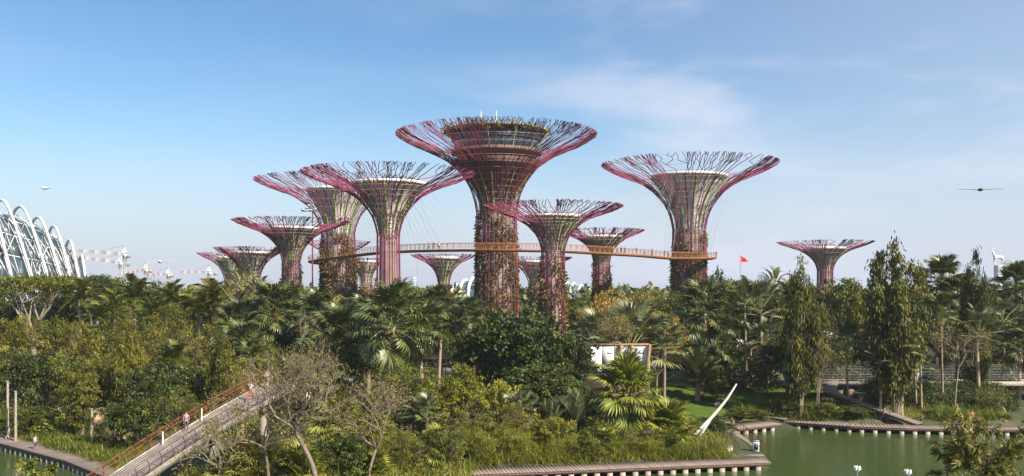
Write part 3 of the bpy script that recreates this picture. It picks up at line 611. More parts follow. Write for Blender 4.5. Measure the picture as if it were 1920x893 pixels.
#@@PART2
# ------------------------------------------------------------------ boardwalks, ramps, railings
def strip(name, pts, width, label, piers=True, step=.36, pstep=1.25, mat='deck', thick=.12, z=.8, stuffplank=False, pside=1, zend=None, cat='boardwalk'):
    """a timber deck along the front edge pts (x,y); the deck lies to its left (positive) side"""
    P = np.array([(a, b, 0) for a, b in pts], float); P = resample(P, step); n = len(P)
    T = unit(np.gradient(P, axis=0)); Nn = np.stack([-T[:, 1], T[:, 0], np.zeros(n)], -1); zz = np.linspace(z, z if zend is None else zend, n)
    root = thing(name, label, cat, (P[0][0], P[0][1], 0)); L0 = P[0] * [1, 1, 0]
    pk = MB().box((0, width / 2, -.03), (step * .972, width, .06)).mesh('plank', M[mat])
    R = rngf(int(abs(P[0][0]) * 10))
    for i in range(n - 1):
        c = (P[i] + P[i + 1]) / 2 - L0; a = math.atan2(T[i][1], T[i][0])
        o = link('plank', pk, root, (c[0], c[1], (zz[i] + zz[i + 1]) / 2 + R.uniform(-.004, .004)), (0, -math.atan2(zz[i + 1] - zz[i], step), a))
    for off in (.04, width - .12):
        Q = P - L0 + Nn * off; m = MB(); V = np.stack([Q + np.stack([np.zeros(n), np.zeros(n), zz + dz], -1) + Nn * dn for dz, dn in ((-.065, 0), (-.065, .1), (-.34, .1), (-.34, 0))], 1).reshape(-1, 3)
        i = np.arange(n - 1)[:, None] * 4; j = np.arange(4)[None]; m.add(V, np.stack([i + j, i + (j + 1) % 4, i + 4 + (j + 1) % 4, i + 4 + j], -1).reshape(-1, 4))
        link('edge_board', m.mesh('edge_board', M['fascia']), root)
    if piers:
        Q = resample(P, pstep)
        for q in Q[:-1]:
            i = np.argmin(np.linalg.norm(P - q, axis=1)); b = q - L0 + Nn[i] * .32; zt = zz[i] - .34
            pm_ = strip.cache.setdefault(round(zt, 1), MB().box((0, 0, (zt - 1.2) / 2), (.5, .42, zt + 1.2)).mesh('pier', M['pierc']))
            link('pier', pm_, root, (b[0], b[1], 0), (0, 0, math.atan2(T[i][1], T[i][0])))
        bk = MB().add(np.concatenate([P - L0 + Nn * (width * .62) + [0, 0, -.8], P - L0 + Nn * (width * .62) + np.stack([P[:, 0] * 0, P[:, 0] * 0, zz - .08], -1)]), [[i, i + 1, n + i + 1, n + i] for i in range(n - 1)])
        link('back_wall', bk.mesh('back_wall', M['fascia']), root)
    return root
strip.cache = {}
def XY(px, py, z=.8): D = (H - z) * F / (py - HZ); return ((px - 960) / F * D, D)
strip('boardwalk', [XY(-60, 818), XY(0, 831), XY(120, 863), XY(192, 892), (-36.4, 80), (-34.8, 76.5)], 2.9, 'timber boardwalk on concrete piers along the planted bank at the lower left')
strip('boardwalk', [XY(820, 893), XY(905, 889), XY(1180, 878), XY(1446, 867)], 2.9, 'timber boardwalk on pale piers along the front of the grassy point', pstep=1.27)
strip('boardwalk', [(25.9, 93.0), (26.7, 102), (27.2, 113.5)], 2.7, 'narrow railed boardwalk running back from the corner beside the white box', pstep=2.2)
strip('boardwalk', [XY(1385, 804), XY(1467, 795)], 3.6, 'short landing platform at the back end of the railed boardwalk', pstep=1.45)
strip('boardwalk', [XY(1405, 786), XY(1500, 792.5), XY(1600, 799.5), XY(1700, 803), XY(1920, 806), XY(2010, 806)], 3.2, 'long curving boardwalk on piers across the far side of the green lake', step=.42, pstep=1.5)
strip('ramp', [XY(1731, 794, .9), (44.4, 124), XY(1572, 712, 5.0)], 1.7, 'timber ramp climbing from the lake boardwalk to the upper walkway', piers=False, z=.95, zend=4.9, step=.45, cat='ramp')
r = thing('ramp_support', 'row of brown concrete piers holding up the sloping ramp', 'pier', (46, 128, 0))
for u in np.linspace(.12, .97, 7):
    q = np.array(XY(1731, 794, .9)) * (1 - u) + np.array(XY(1572, 712, 5.0)) * u; zt = .95 + 3.95 * u - .4; zb = G(q[0], q[1]) - .3
    if zt > zb + .2: link('pier', MB().box((q[0] - 46, q[1] - 128 + .6, (zt + zb) / 2), (.8, .8, zt - zb)).mesh('pier', M['bark']), r)
strip('garden_path', [(27.0, 128), (31, 119.5), (35, 116.5)], 1.3, 'narrow timber path down the lawn to the lake boardwalk', piers=False, z=2.0, zend=1.1, step=.4, cat='path')

def railing(pts, z, h, sp, m, label, wires=3, rtop=.045, rpost=.035, group=None, name='railing', zend=None):
    P = resample(np.array([(a, b, 0) for a, b in pts], float), sp); n = len(P); zz = np.linspace(z, zend or z, n); P[:, 2] = zz
    root = thing(name, label, 'railing', tuple(P[0]), 0, group); Q = P - P[0]
    pp = MB().tube([(0, 0, -.05), (0, 0, h)], rpost, 5).mesh('post', m)
    for q in Q: link('post', pp, root, tuple(q))
    link('top_rail', MB().tube(Q + [0, 0, h], rtop, 5).mesh('top_rail', m), root)
    for k in range(wires): link('wire', MB().tube(Q + [0, 0, h * (k + .7) / (wires + .6)], .014, 3, False).mesh('wire', m), root)
    return root
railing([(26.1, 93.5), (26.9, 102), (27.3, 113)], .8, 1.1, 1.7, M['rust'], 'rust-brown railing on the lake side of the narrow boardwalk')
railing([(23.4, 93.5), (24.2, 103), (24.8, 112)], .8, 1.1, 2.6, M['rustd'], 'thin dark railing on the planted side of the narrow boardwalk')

def upper_walk():
    root = thing('upper_walkway', 'raised walkway with pale concrete edge above the hedge on the right', 'walkway', (60, 128, 4.6))
    a = (1468 - 960) / F * 128 - 60; b = (2010 - 960) / F * 128 - 60
    link('slab', MB().box(((a + b) / 2, 1.8, -.2), (b - a, 3.6, .35)).mesh('slab', M['deck']), root)
    link('edge', MB().box(((a + b) / 2, -.12, -.12), (b - a, .24, .62)).mesh('edge', M['pierc']), root)
    link('back_edge', MB().box(((a + b) / 2, 3.72, -.12), (b - a, .24, .5)).mesh('back_edge', M['pierc']), root)
    pp = MB().tube([(0, 0, .2), (0, 0, 2.5)], .05, 6).mesh('post', M['bark'])
    xs = np.arange(a + .5, b, 2.6)
    for x in xs: link('post', pp, root, (x, 0.05, 0))
    link('top_rail', MB().box(((a + b) / 2, .05, 2.5), (b - a, .14, .12)).mesh('top_rail', M['bark']), root)
    for k in range(9): link('wire', MB().tube([(a, .05, .5 + k * .22), (b, .05, .5 + k * .22)], .02, 3, False).mesh('wire', M['steel']), root)
    pb = MB().box((0, 1.8, -1.9), (.5, 2.6, 3.1)).mesh('support', M['bark'])
    for x in np.arange(a + 3, b, 7.): link('support', pb, root, (x, 0, 0))
upper_walk()

# ------------------------------------------------------------------ the rust railed bridge
def bridge():
    A, B = np.array([-31.3, 71.4, 1.5]), np.array([-21.3, 88.4, 8.55]); d = B - A; Ln = np.linalg.norm(d); T = d / Ln; S = unit(np.array([[-T[1], T[0], 0]]))[0]; w = 3.5
    Ah = np.array([T[0], T[1], 0]); Z = np.array([0, 0, 1.])
    root = thing('footbridge', 'sloping timber footbridge with rusty curved railings at the lower left', 'bridge', tuple(A))
    R = rngf(5)
    def at(s, off, up=0): return T * s + S * off + Z * (up - .35 * 4 * (s / Ln) * (1 - s / Ln) * -1)
    nseg = 7; nb = 9
    for i in range(nseg):
        for j in range(nb):
            s0, s1 = Ln * i / nseg + .01, Ln * (i + 1) / nseg - .01; o0 = w * (j + .04) / nb; o1 = w * (j + .95) / nb; u = R.uniform(0, .012)
            V = [at(s0, o0, u), at(s1, o0, u), at(s1, o1, u), at(s0, o1, u)]; V += [v - Z * .06 for v in V]
            link('plank', MB().add(V, [[0, 1, 2, 3], [7, 6, 5, 4], [0, 4, 5, 1], [1, 5, 6, 2], [2, 6, 7, 3], [3, 7, 4, 0]]).mesh('plank', M['deck2']), root)
    ss = np.linspace(0, Ln, 15)
    for off, nm in ((-.18, 'near_beam'), (w + .03, 'far_beam')):
        m = MB(); V = np.concatenate([[at(s, off, .10), at(s, off + .15, .10), at(s, off + .15, -.55), at(s, off, -.55)] for s in ss]); n = len(ss)
        i = np.arange(n - 1)[:, None] * 4; j = np.arange(4)[None]; m.add(V, np.stack([i + j, i + (j + 1) % 4, i + 4 + (j + 1) % 4, i + 4 + j], -1).reshape(-1, 4))
        link(nm, m.mesh(nm, M['beam']), root)
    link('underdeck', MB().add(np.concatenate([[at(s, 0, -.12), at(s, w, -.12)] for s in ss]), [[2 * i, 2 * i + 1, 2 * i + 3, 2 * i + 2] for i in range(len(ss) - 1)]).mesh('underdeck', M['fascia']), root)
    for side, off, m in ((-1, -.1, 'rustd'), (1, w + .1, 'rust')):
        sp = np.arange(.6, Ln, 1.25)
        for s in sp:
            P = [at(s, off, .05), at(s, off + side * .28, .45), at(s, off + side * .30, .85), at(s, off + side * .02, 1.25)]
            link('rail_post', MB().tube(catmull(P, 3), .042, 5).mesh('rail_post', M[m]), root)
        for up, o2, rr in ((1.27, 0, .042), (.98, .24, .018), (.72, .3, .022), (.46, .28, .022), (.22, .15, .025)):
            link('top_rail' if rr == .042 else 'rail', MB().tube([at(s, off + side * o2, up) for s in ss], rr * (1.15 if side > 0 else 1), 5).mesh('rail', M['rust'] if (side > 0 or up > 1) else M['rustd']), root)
    link('handrail', MB().tube([at(s, w - .15, 1.0) for s in ss], .035, 5).mesh('handrail', M['rust']), root)
    for s in (4.5, 12, 18.5): link('support_column', MB().tube([at(s, w / 2, -.5), at(s, w / 2, -11)], .35, 10).mesh('support_column', M['pierc']), root)
    for k, s in enumerate((7.5, 12.)): link('white_post', MB().tube([at(s, w - .3, .0), at(s, w - .3, 1.1)], .07, 6).mesh('white_post', M['white']), root)
    return lambda s, off: A + at(s, off, .01)
BR = bridge()
person(BR(16.6, 1.5), 'walk', math.radians(162), WH, RD, 'walker in a white shirt and dark red shorts on the rusty footbridge', 1.1)
person(BR(19.6, 2.2), 'walk2', math.radians(168), WH, GY, 'walker in white farthest up the rusty footbridge', 1.1)
person(BR(10.0, 3.0), 'stand', math.radians(200), (.25, .18, .35), NV, 'person in purple patterned clothes at the far rail of the rusty footbridge')

def gp(px, D, z=None): x = (px - 960) / F * D; return (x, D, G(x, D) if z is None else z)
def dk(px, py): x, y = XY(px, py); return (x, y, .81)
person(dk(17, 824), 'walk', 2.2, (.5, .42, .6), GY, 'person in pale purple walking on the left boardwalk, nearer the edge', .85)
person(dk(66, 842), 'stand', 1.2, (.45, .4, .55), NV, 'person in dark trousers standing by the water on the left boardwalk', .85)
person(dk(1658, 790), 'walk', 1.4, (.12, .2, .3), (.15, .25, .4), 'walker in blue on the lake boardwalk in front of the ramp')
person(dk(1727, 792), 'lean', 2.0, NV, NV, 'small figure in dark blue crouching near the foot of the ramp', .62)
person(dk(1823, 796), 'stand', .3, RD, BL, 'person in red standing on the lake boardwalk behind the overhanging tree')
person(dk(1362, 806), 'stand', .6, BL, NV, 'person in black standing on the platform by the white sculpture', .95)
person(dk(1373, 809), 'walk2', -.8, PK, BL, 'person in pink beside the one in black on the platform', .95)
person((66.2, 129.5, 4.6), 'stand', .1, (.55, .62, .75), BL, 'person in a pale blue shirt on the upper right walkway', 1.05)
person((70.9, 129.8, 4.6), 'walk', 1.5, RD, BL, 'person in bright red walking on the upper right walkway', 1.05)
person((61.6, 129.9, 4.6), 'walk2', -1.5, (.6, .22, .12), GY, 'person in orange on the upper walkway left of the pale blue shirt', .95)
person((58.6, 131, 4.6), 'stand', .4, WH, WH, 'tall figure all in white behind the upper walkway railing', 1.15)
person(gp(143, 112), 'stand', .3, (.62, .55, .66), WH, 'person in pale clothes on the sandy clearing under the left trees', .95)
person(gp(156, 113), 'walk', 1.3, (.55, .55, .6), GY, 'shorter person in grey on the sandy clearing under the left trees', .75)
person((38.5, 149.5, G(38.5, 149.5) + 2.9), 'lean', .2, BL, NV, 'person at the pavilion rail in dark clothes')
person((44, 149.5, G(44, 149.5) + 2.9), 'stand', -.3, (.2, .3, .6), NV, 'person in a blue top on the pavilion terrace')

# ------------------------------------------------------------------ buildings, sculpture, posts
def white_wall():
    D = 115; x0, x1 = (1098 - 960) / F * D, (1219 - 960) / F * D; zb = W(0, 697, D).z; zt = W(0, 648, D).z
    root = thing('white_building', 'low white building with tan columns behind the fan palms', 'building', ((x0 + x1) / 2, D, zb)); c = (x0 + x1) / 2; hh = zt - zb
    for k in range(4):
        a = x0 + (x1 - x0) * k / 4; b = x0 + (x1 - x0) * (k + 1) / 4
        link('wall_panel', MB().box(((a + b) / 2 - c, 1, hh / 2), (b - a - .04, 2, hh)).mesh('wall_panel', M['white']), root)
        link('vent_slot', MB().box(((a + b) / 2 - c, -.02, hh - .95), ((b - a) * .3, .06, .12)).mesh('vent_slot', M['dark']), root)
    link('roof_edge', MB().box((0, .9, hh + .1), (x1 - x0 + .1, 2.1, .14)).mesh('roof_edge', M['wood']), root)
    zg = G(c, D) - zb - .3; link('base', MB().box((0, 1.1, zg / 2), (x1 - x0, 1.8, -zg)).mesh('base', M['fascia']), root)  # dark box stands in for the shade and slope below the wall
    for px, sl in ((1163, 0), (1183, 0), (1216, .3)):
        x = (px - 960) / F * D - c; link('column', MB().tube([(x - sl, -.4, 0), (x + .3 * sl, -.4, hh + .15)], .24, 6).mesh('column', M['wood']), root)
white_wall()
def pavilion():
    D = 150; X = lambda p: (p - 960) / F * D; zb = 3.6; root = thing('pavilion', 'glazed pavilion with a tan roof edge and blue-grey slanted column', 'pavilion', (X(1388), D, zb)); c = X(1388); Z = lambda py: W(0, py, D).z - zb
    a, b = X(1336) - c, X(1442) - c; n = 6
    link('roof', MB().box(((a + b) / 2, 2.5, Z(658)), (b - a + .6, 6, .55)).mesh('roof', M['slats']), root)
    link('roof_lip', MB().box(((a + b) / 2, -.62, Z(657)), (b - a + .7, .25, .42)).mesh('roof_lip', M['wood']), root)
    for k in range(n):
        x0 = a + (b - a) * k / n; x1 = a + (b - a) * (k + 1) / n
        link('glass_pane', MB().box(((x0 + x1) / 2, 0, Z(672)), (x1 - x0 - .12, .08, 1.7)).mesh('glass_pane', M['glassp'] if k != 3 else M['white']), root)
        link('post', MB().box((x0, -.1, Z(682)), (.16, .16, 4.6)).mesh('post', M['dark']), root)
        link('lower_panel', MB().box(((x0 + x1) / 2, .4, Z(691)), (x1 - x0 - .12, .08, 1.9)).mesh('lower_panel', pm('green glass panel', (.06, .12, .05), .2)), root)
    link('mid_rail', MB().box(((a + b) / 2, -.2, Z(681)), (b - a, .12, .2)).mesh('mid_rail', M['dark']), root)
    link('terrace', MB().box(((a + b) / 2, .5, Z(706)), (b - a + 3, 5, .8)).mesh('terrace', M['dark']), root)
    link('slanted_column', MB().tube([(b - .6, -.7, Z(705)), (b - 1.6, -.7, Z(664))], [.25, .45], 8).mesh('slanted_column', M['steel']), root)
    link('slanted_column', MB().tube([(a + 3.6, -.7, Z(703)), (a + 2.9, -.7, Z(690))], [.5, .35], 8).mesh('slanted_column', M['white']), root)
    # long low gallery to its left
    r2 = thing('gallery', 'long low grey-roofed gallery with dark railings behind the cycad palm', 'building', (X(1275), D + 1, zb)); c2 = X(1275)
    a, b = X(1222) - c2, X(1332) - c2
    link('roof', MB().box(((a + b) / 2, 2, Z(663)), (b - a, 5, .3)).mesh('roof', M['steel']), r2)
    for k in range(9): link('post', MB().box((a + (b - a) * k / 8, 0, Z(680)), (.14, .14, 3.)).mesh('post', M['dark']), r2)
    for k in range(6): link('rail', MB().box(((a + b) / 2, 0, Z(672 + k * 5)), (b - a, .08, .09)).mesh('rail', M['dark']), r2)
    link('back_wall', MB().box(((a + b) / 2, 3.5, Z(682)), (b - a, .3, 3.2)).mesh('back_wall', M['glassd']), r2)
pavilion()
def low_white(px0, px1, y0, y1, D, label, m='white'):
    x0, x1 = (px0 - 960) / F * D, (px1 - 960) / F * D; zt = W(0, y0, D).z; zb = G((x0 + x1) / 2, D) - .2; c = (x0 + x1) / 2
    root = thing('event_tent', label, 'tent', (c, D, zb), 0, 'white tents behind the trees'); hh = zt - zb; n = 3
    for k in range(n):
        a = x0 + (x1 - x0) * k / n - c; b = x0 + (x1 - x0) * (k + 1) / n - c; q = hh * .75
        link('canopy', MB().add([(a, 0, q), (b, 0, q), (b, 5, q), (a, 5, q), ((a + b) / 2, 2.5, hh)], [[0, 1, 4, 4], [1, 2, 4, 4], [2, 3, 4, 4], [3, 0, 4, 4]]).mesh('canopy', M[m]), root) if False else link('canopy', MB().add([(a, 0, q), (b, 0, q), (b, 5, q), (a, 5, q), ((a + b) / 2, 2.5, hh)], [[0, 1, 4], [1, 2, 4], [2, 3, 4], [3, 0, 4]]).mesh('canopy', M[m]), root)
        link('side_wall', MB().box(((a + b) / 2, 4.9, q / 2), (b - a - .1, .08, q)).mesh('side_wall', M[m]), root)
        link('pole', MB().tube([(a, 0, 0), (a, 0, q)], .07, 6).mesh('pole', M['steel']), root)
low_white(1540, 1650, 618, 660, 165, 'white event tents glimpsed between the columnar trees')
low_white(1800, 1930, 622, 660, 168, 'white event tents glimpsed behind the far right palms')
low_white(1340, 1400, 632, 650, 170, 'small white tent behind the pavilion roof')
low_white(640, 720, 622, 665, 160, 'white tent roofs glimpsed behind the ringed palm trunks')
def deer():
    b = W(1872, 512, 175); root = thing('deer_statue', 'white deer figure standing above the treetops on the far right', 'statue', (b.x, b.y, G(b.x, b.y)))
    z0 = W(0, 498, 175).z - G(b.x, b.y); s = 3.1 / 1.9
    link('plinth', MB().tube([(0, 0, 0), (0, 0, z0)], .8, 10).mesh('plinth', M['white']), root)
    v = [(0.45, 0, 1.0), (0.0, 0, .98), (-.42, 0, 1.02), (-.58, 0, 1.35), (-.66, 0, 1.62), (-.88, 0, 1.58), (.58, 0, 1.1)]; e = [(0, 1), (1, 2), (2, 3), (3, 4), (4, 5), (0, 6)]; r = [.2, .19, .2, .11, .1, .05, .04]
    for x, y, k in ((.45, .13, -1), (.45, -.13, -1), (-.42, .12, 1), (-.42, -.12, 1)):
        i = len(v); j = 0 if x > 0 else 2; v += [(x, y, .82), (x + .05 * (1 if k < 0 else -1), y, .45), (x, y, .0)]; e += [(j, i), (i, i + 1), (i + 1, i + 2)]; r += [.1, .05, .04]
    for y in (.1, -.1): i = len(v); v += [(-.6, y, 1.75)]; e += [(4, i)]; r += [.025]
    me = skin_mesh('body', [Vector(q) * s + Vector((0, 0, z0)) for q in v], e, [q * s for q in r], M['white'])
    link('body', me, root)
    for y in (.12, -.12):
        P = np.array([(-.62, y * .4, 1.7), (-.55, y * 1.5, 1.95), (-.75, y * 2.2, 2.15)]) * s + [0, 0, z0]; link('antler', MB().tube(P, .03 * s, 5).tube([P[1], P[1] + [.3, 0, .15]], .025 * s, 5).mesh('antler', M['white']), root)
deer()
def floodmast():
    b = W(586, 545, 208); zt = W(0, 398, 208).z; zb = G(b.x, b.y); r = thing('floodlight_mast', 'slim pinkish mast with a cluster of floodlights left of the walkway end', 'lamp', (b.x, b.y, zb)); h = zt - zb
    link('pole', MB().tube([(0, 0, 0), (0, 0, h)], [.22, .14], 8).mesh('pole', M['rod'], True), r)
    link('bracket', MB().tube([(-2.4, 0, h + .2), (1.2, 0, h + .2)], .09, 5).tube([(-1.6, 0, h + .9), (.6, 0, h + .9)], .07, 5).mesh('bracket', M['dark']), r)
    for dx, dz in ((-2.2, .5), (-1.2, .9), (-.3, .45), (.7, .7), (-.8, 1.5)): link('floodlight', MB().box((dx, -.25, h + dz), (.7, .45, .5), .3).box((dx, -.5, h + dz), (.6, .05, .4), .3).mesh('floodlight', M['steel']), r)
floodmast()
def sculpture():
    root = thing('curved_sculpture', 'tall curving white two-legged blade sculpture beside the narrow boardwalk', 'sculpture', gp(1290, 99)); L0 = np.array(root.location)
    Q = catmull([W(1285, 838, 99), W(1310, 808, 99.3), W(1336, 781, 99.6), W(1363, 748, 100), W(1381, 720, 100.3)], 6) - L0
    link('blade', MB().tube(Q, np.interp(np.linspace(0, 1, len(Q)), [0, .35, .8, 1], [.10, .21, .13, .10]), 8).mesh('blade', M['antler'], True), root)
    Q = catmull([W(1300, 836, 98.5), W(1316, 812, 99), W(1330, 790, 99.5), W(1338, 779, 99.6)], 6) - L0
    link('brace', MB().tube(Q, .14, 8).mesh('brace', M['antler'], True), root)
sculpture()
def box_sign(px, py, w, h, label, blue):
    x, y = XY(px, py); root = thing('notice_box', label, 'box', (x, y, .8))
    link('cabinet', MB().box((0, 0, h / 2), (w, .4, h)).mesh('cabinet', M['white']), root)
    link('lid', MB().box((0, -.02, h + .04), (w + .08, .5, .07)).mesh('lid', M['steel']), root)
    if blue: link('panel', MB().box((0, -.22, h * .55), (w * .7, .03, h * .6)).mesh('panel', M['glassp']), root)
box_sign(1417, 848, .62, 1.15, 'upright white lifebuoy cabinet with a grey-blue panel at the boardwalk corner', True)
box_sign(1365, 851, .85, .75, 'low white box where the railed boardwalk meets the front one', False)
for px, y0, y1, D, lab in ((14, 716, 768, 104, 'tall slim pale post among the trees near the left edge'), (29, 735, 772, 102, 'shorter pale post just right of the tall one near the left edge'), (172, 768, 808, 99, 'pale post at the sandy clearing behind the left boardwalk')):
    x, y, z = gp(px, D); zt = W(0, y0, D).z; root = thing('pale_post', lab, 'post', (x, y, z), 0, 'pale posts on the left bank')
    link('shaft', MB().tube([(0, 0, 0), (0.02, 0, zt - z)], [.17, .13], 8).mesh('shaft', M['barkg'], True), root); link('cap', MB().tube([(0, 0, zt - z), (0, 0, zt - z + .12)], .18, 8).mesh('cap', M['steel']), root)
for px, py, D, lab in ((1607, 882, 62, 'white-headed garden lamp rising at the bottom edge over the lake'), (1702, 889, 60, 'lower white-headed lamp at the bottom edge beneath the overhanging tree'), (1179, 826, 94, 'white flower-shaped garden lamp in the grass behind the front boardwalk'), (1266, 834, 95, 'white garden lamp in the reeds near the sculpture foot')):
    x = (px - 960) / F * D; zb = G(x, D) if D > 86 else -1.6; zt = W(0, py, D).z; root = thing('garden_lamp', lab, 'lamp', (x, D, zb), 0, 'white garden lamps'); h = zt - zb
    link('stem', MB().tube([(0, 0, 0), (0, 0, h)], .05, 6).mesh('stem', M['steel']), root)
    for k in range(5):
        a = k * 1.257; link('petal_shade', MB().tube([(0, 0, h - .12), (.16 * math.cos(a), .16 * math.sin(a), h + .12), (.2 * math.cos(a), .2 * math.sin(a), h + .3)], [.05, .13, .03], 6).mesh('petal_shade', M['white'], True), root)
V = [(-50.5, 104.5), (-43.5, 100.5), (-44, 110.5), (-51.5, 113)]; q = [(a, b, G(a, b) + .05) for a, b in V]
tag(link('sandy_clearing', MB().add(np.array([[a, b, G(a, b) + .12] for a, b in V]), [[0, 1, 2, 3]]).mesh('sandy_clearing', pm('sand', (.38, .27, .17), .95))), kind='structure')
def lawn():
    P = [(13, 118.5), (20, 116), (28, 115.8), (33, 117.5), (38, 121), (43, 128), (47, 138), (48, 150), (20, 150), (14, 134)]
    c = np.mean(P, 0); n = len(P); V = []; rings = 16
    for k in range(rings + 1): V += [(c[0] + (a - c[0]) * k / rings, c[1] + (b - c[1]) * k / rings) for a, b in P]
    V = np.array(V); V = np.concatenate([V, (gz(V[:, 0], V[:, 1]) + .16)[:, None]], 1)
    fs = [[k * n + i, k * n + (i + 1) % n, (k + 1) * n + (i + 1) % n, (k + 1) * n + i] for k in range(rings) for i in range(n)]
    tag(link('lawn', MB().add(V, fs).mesh('lawn', pm('mown grass', (.075, .12, .018), .9, 0, .25, 1.2, .3, spec=.1), True)), kind='structure')
lawn()
def rock(px, py, D, s, lab):
    R = rngf(px); x, y, z = gp(px, D); z = W(0, py, D).z; m = bpy.data.meshes.new('boulder'); import bmesh as _b
    bm = _b.new(); _b.ops.create_icosphere(bm, subdivisions=3, radius=s)
    for v in bm.verts: n = math.sin(v.co.x * 3 / s + px) * math.cos(v.co.y * 4 / s) * .12 + math.sin(v.co.z * 5 / s) * .08; v.co *= 1 + n; v.co.z *= .9
    bm.to_mesh(m); bm.free(); m.materials.append(M['sandst']); g = G(x, y)
    single('boulder', m, lab, 'rock', (x, y, max(g + s * .4, min(z, g + s * .8))))
M['sandst'] = pm('tan sandstone', (.42, .28, .18), .9, 0, .3, 1.2, .4)
rock(190, 778, 108, 1.7, 'large tan boulder behind the pale post at the sandy clearing'); rock(205, 782, 106, 1.3, 'smaller tan boulder right of the large one at the sandy clearing'); rock(126, 765, 116, 1.1, 'reddish rock at the back of the sandy clearing'); rock(1345, 756, 124, .5, 'small reddish rock at the edge of the lawn')

# ------------------------------------------------------------------ vegetation library
def fan_frond(seed, pet=1.7, rad=1.35, nb=26, arc=4.2, bend=.22, mat='f_fan'):
    R = rngf(seed); m = MB(); u = np.linspace(0, 1, 5)
    P = np.stack([u * pet, 0 * u, .10 * np.sin(u * 2) * pet - .10 * u * u * pet], -1); m.tube(P, [.045, .04, .034, .03, .025], 4, False, .8)
    a = np.linspace(-arc / 2, arc / 2, nb) + R.normal(0, .02, nb); e = P[-1]; fold = .35
    D = np.stack([np.cos(a), np.sin(a), np.abs(np.sin(a)) * fold], -1); L = rad * (.82 + .18 * np.cos(a)) * R.uniform(.9, 1.08, nb)
    n = nb; side = unit(np.cross(D, [0, 0, 1.0])); pos = np.repeat(e[None], n, 0); d = unit(D); V = []
    for k, wv in enumerate((.08, .95, .75, .06)):
        w = rad * arc / nb * .62 * wv; tw = np.array([0, 0, .25 * w])
        V += [pos - side * w / 2 - tw, pos + side * w / 2 + tw]
        if k < 3: d = unit(d + np.array([0, 0, -1.0]) * (bend * (.4, 1.6, 5.0)[k] * R.uniform(.6, 1.4, n))[:, None]); pos = pos + d * (L * (.36, .36, .30)[k])[:, None]
    V = np.stack(V, 1).reshape(-1, 3); b = np.arange(n)[:, None] * 8; q = np.concatenate([b + np.array([[2*k, 2*k+1, 2*k+3, 2*k+2]]) for k in range(3)]); m.add(V, q, np.tile(R.uniform(.15, .75, n), 3) + np.repeat([0, .05, .12], n))
    return m.mesh('frond', M[mat])
def feather_frond(seed, Ln=3.0, arch=.9, nl=30, ll=.75, mat='f_mid', vee=.5, lw=.085, hang=.35):
    R = rngf(seed); m = MB(); u = np.linspace(0, 1, 9); ang = .45 - arch * 1.6 * u; x = np.concatenate([[0], np.cumsum(np.cos(ang[:-1]))]) * Ln / 8; z = np.concatenate([[0], np.cumsum(np.sin(ang[:-1]))]) * Ln / 8
    P = np.stack([x, 0 * x, z], -1); m.tube(P, np.linspace(.045, .01, 9), 4, False, .85)
    s = np.linspace(.16, .99, nl); B = np.stack([np.interp(s, u, P[:, k]) for k in range(3)], -1); T = unit(np.stack([np.interp(s, u, np.gradient(P[:, k])) for k in range(3)], -1))
    for sg in (-1, 1):
        D = T * .65 + np.array([0, sg * 1.0, vee]) + R.normal(0, .08, (nl, 3)); L = ll * (np.sin(np.clip(s, .05, 1) ** .8 * 2.7) * .85 + .25) * R.uniform(.85, 1.1, nl)
        m.blades(B, D, L, lw, hang, R.uniform(.1, .9, nl), 2)
    return m.mesh('frond', M[mat])
def paddle_leaf(seed, pet=1.4, Ln=2.3, wd=.42, mat='f_pad', split=True):
    R = rngf(seed); m = MB(); u = np.linspace(0, 1, 5); a0 = .15
    P = np.stack([u * pet, 0 * u, .05 * u * pet], -1); m.tube(P, np.linspace(.07, .04, 5), 4, False, .7)
    n = 11; s = np.linspace(0, 1, n); ang = a0 - 1.5 * s ** 1.4; x = pet + np.concatenate([[0], np.cumsum(np.cos(ang[:-1]))]) * Ln / (n - 1); z = .05 * pet + np.concatenate([[0], np.cumsum(np.sin(ang[:-1]))]) * Ln / (n - 1)
    w = wd * np.sin(np.clip(s * .94 + .05, 0, 1) * math.pi) ** .55; sw = R.uniform(-.03, .03, n)
    for sg in (-1, 1):
        for i in range(n - 1):
            g = .88 if (split and R.random() < .5) else 1.0; dr = R.uniform(0, .22)
            def pt(f, wf, k=i): q = k + f; xx = np.interp(q, range(n), x); zz = np.interp(q, range(n), z); ww = np.interp(q, range(n), w) * wf; return [xx, sg * ww, zz + ww * .35 - dr * wf * wf * ww]
            V = [pt(0, .02), pt(1, .02), pt(g, .6), pt(.02, .6), pt(g * .98, 1), pt(.06, 1)]; m.add(V, [[0, 1, 2, 3], [3, 2, 4, 5]], R.uniform(.35, .8))
    m.tube(np.stack([x, 0 * x, z + .01], -1), np.linspace(.035, .008, n), 4, False, .95)
    return m.mesh('leaf', M[mat])
def palm_trunk(seed, r0=.19, r1=.13, lean=.05, mat='barkp', k=9):
    R = rngf(seed); n = 26; u = np.linspace(0, 1, n); m = MB(); rr = (r0 + (r1 - r0) * u) * (1 + .09 * (np.arange(n) % 2)) * (1 + .6 * np.exp(-u * 25)); a = R.uniform(0, 6)
    P = np.stack([lean * np.sin(u * 2.2) * math.cos(a), lean * np.sin(u * 2.2) * math.sin(a), u], -1); return m.tube(P, rr, k).mesh('trunk', M[mat], True)

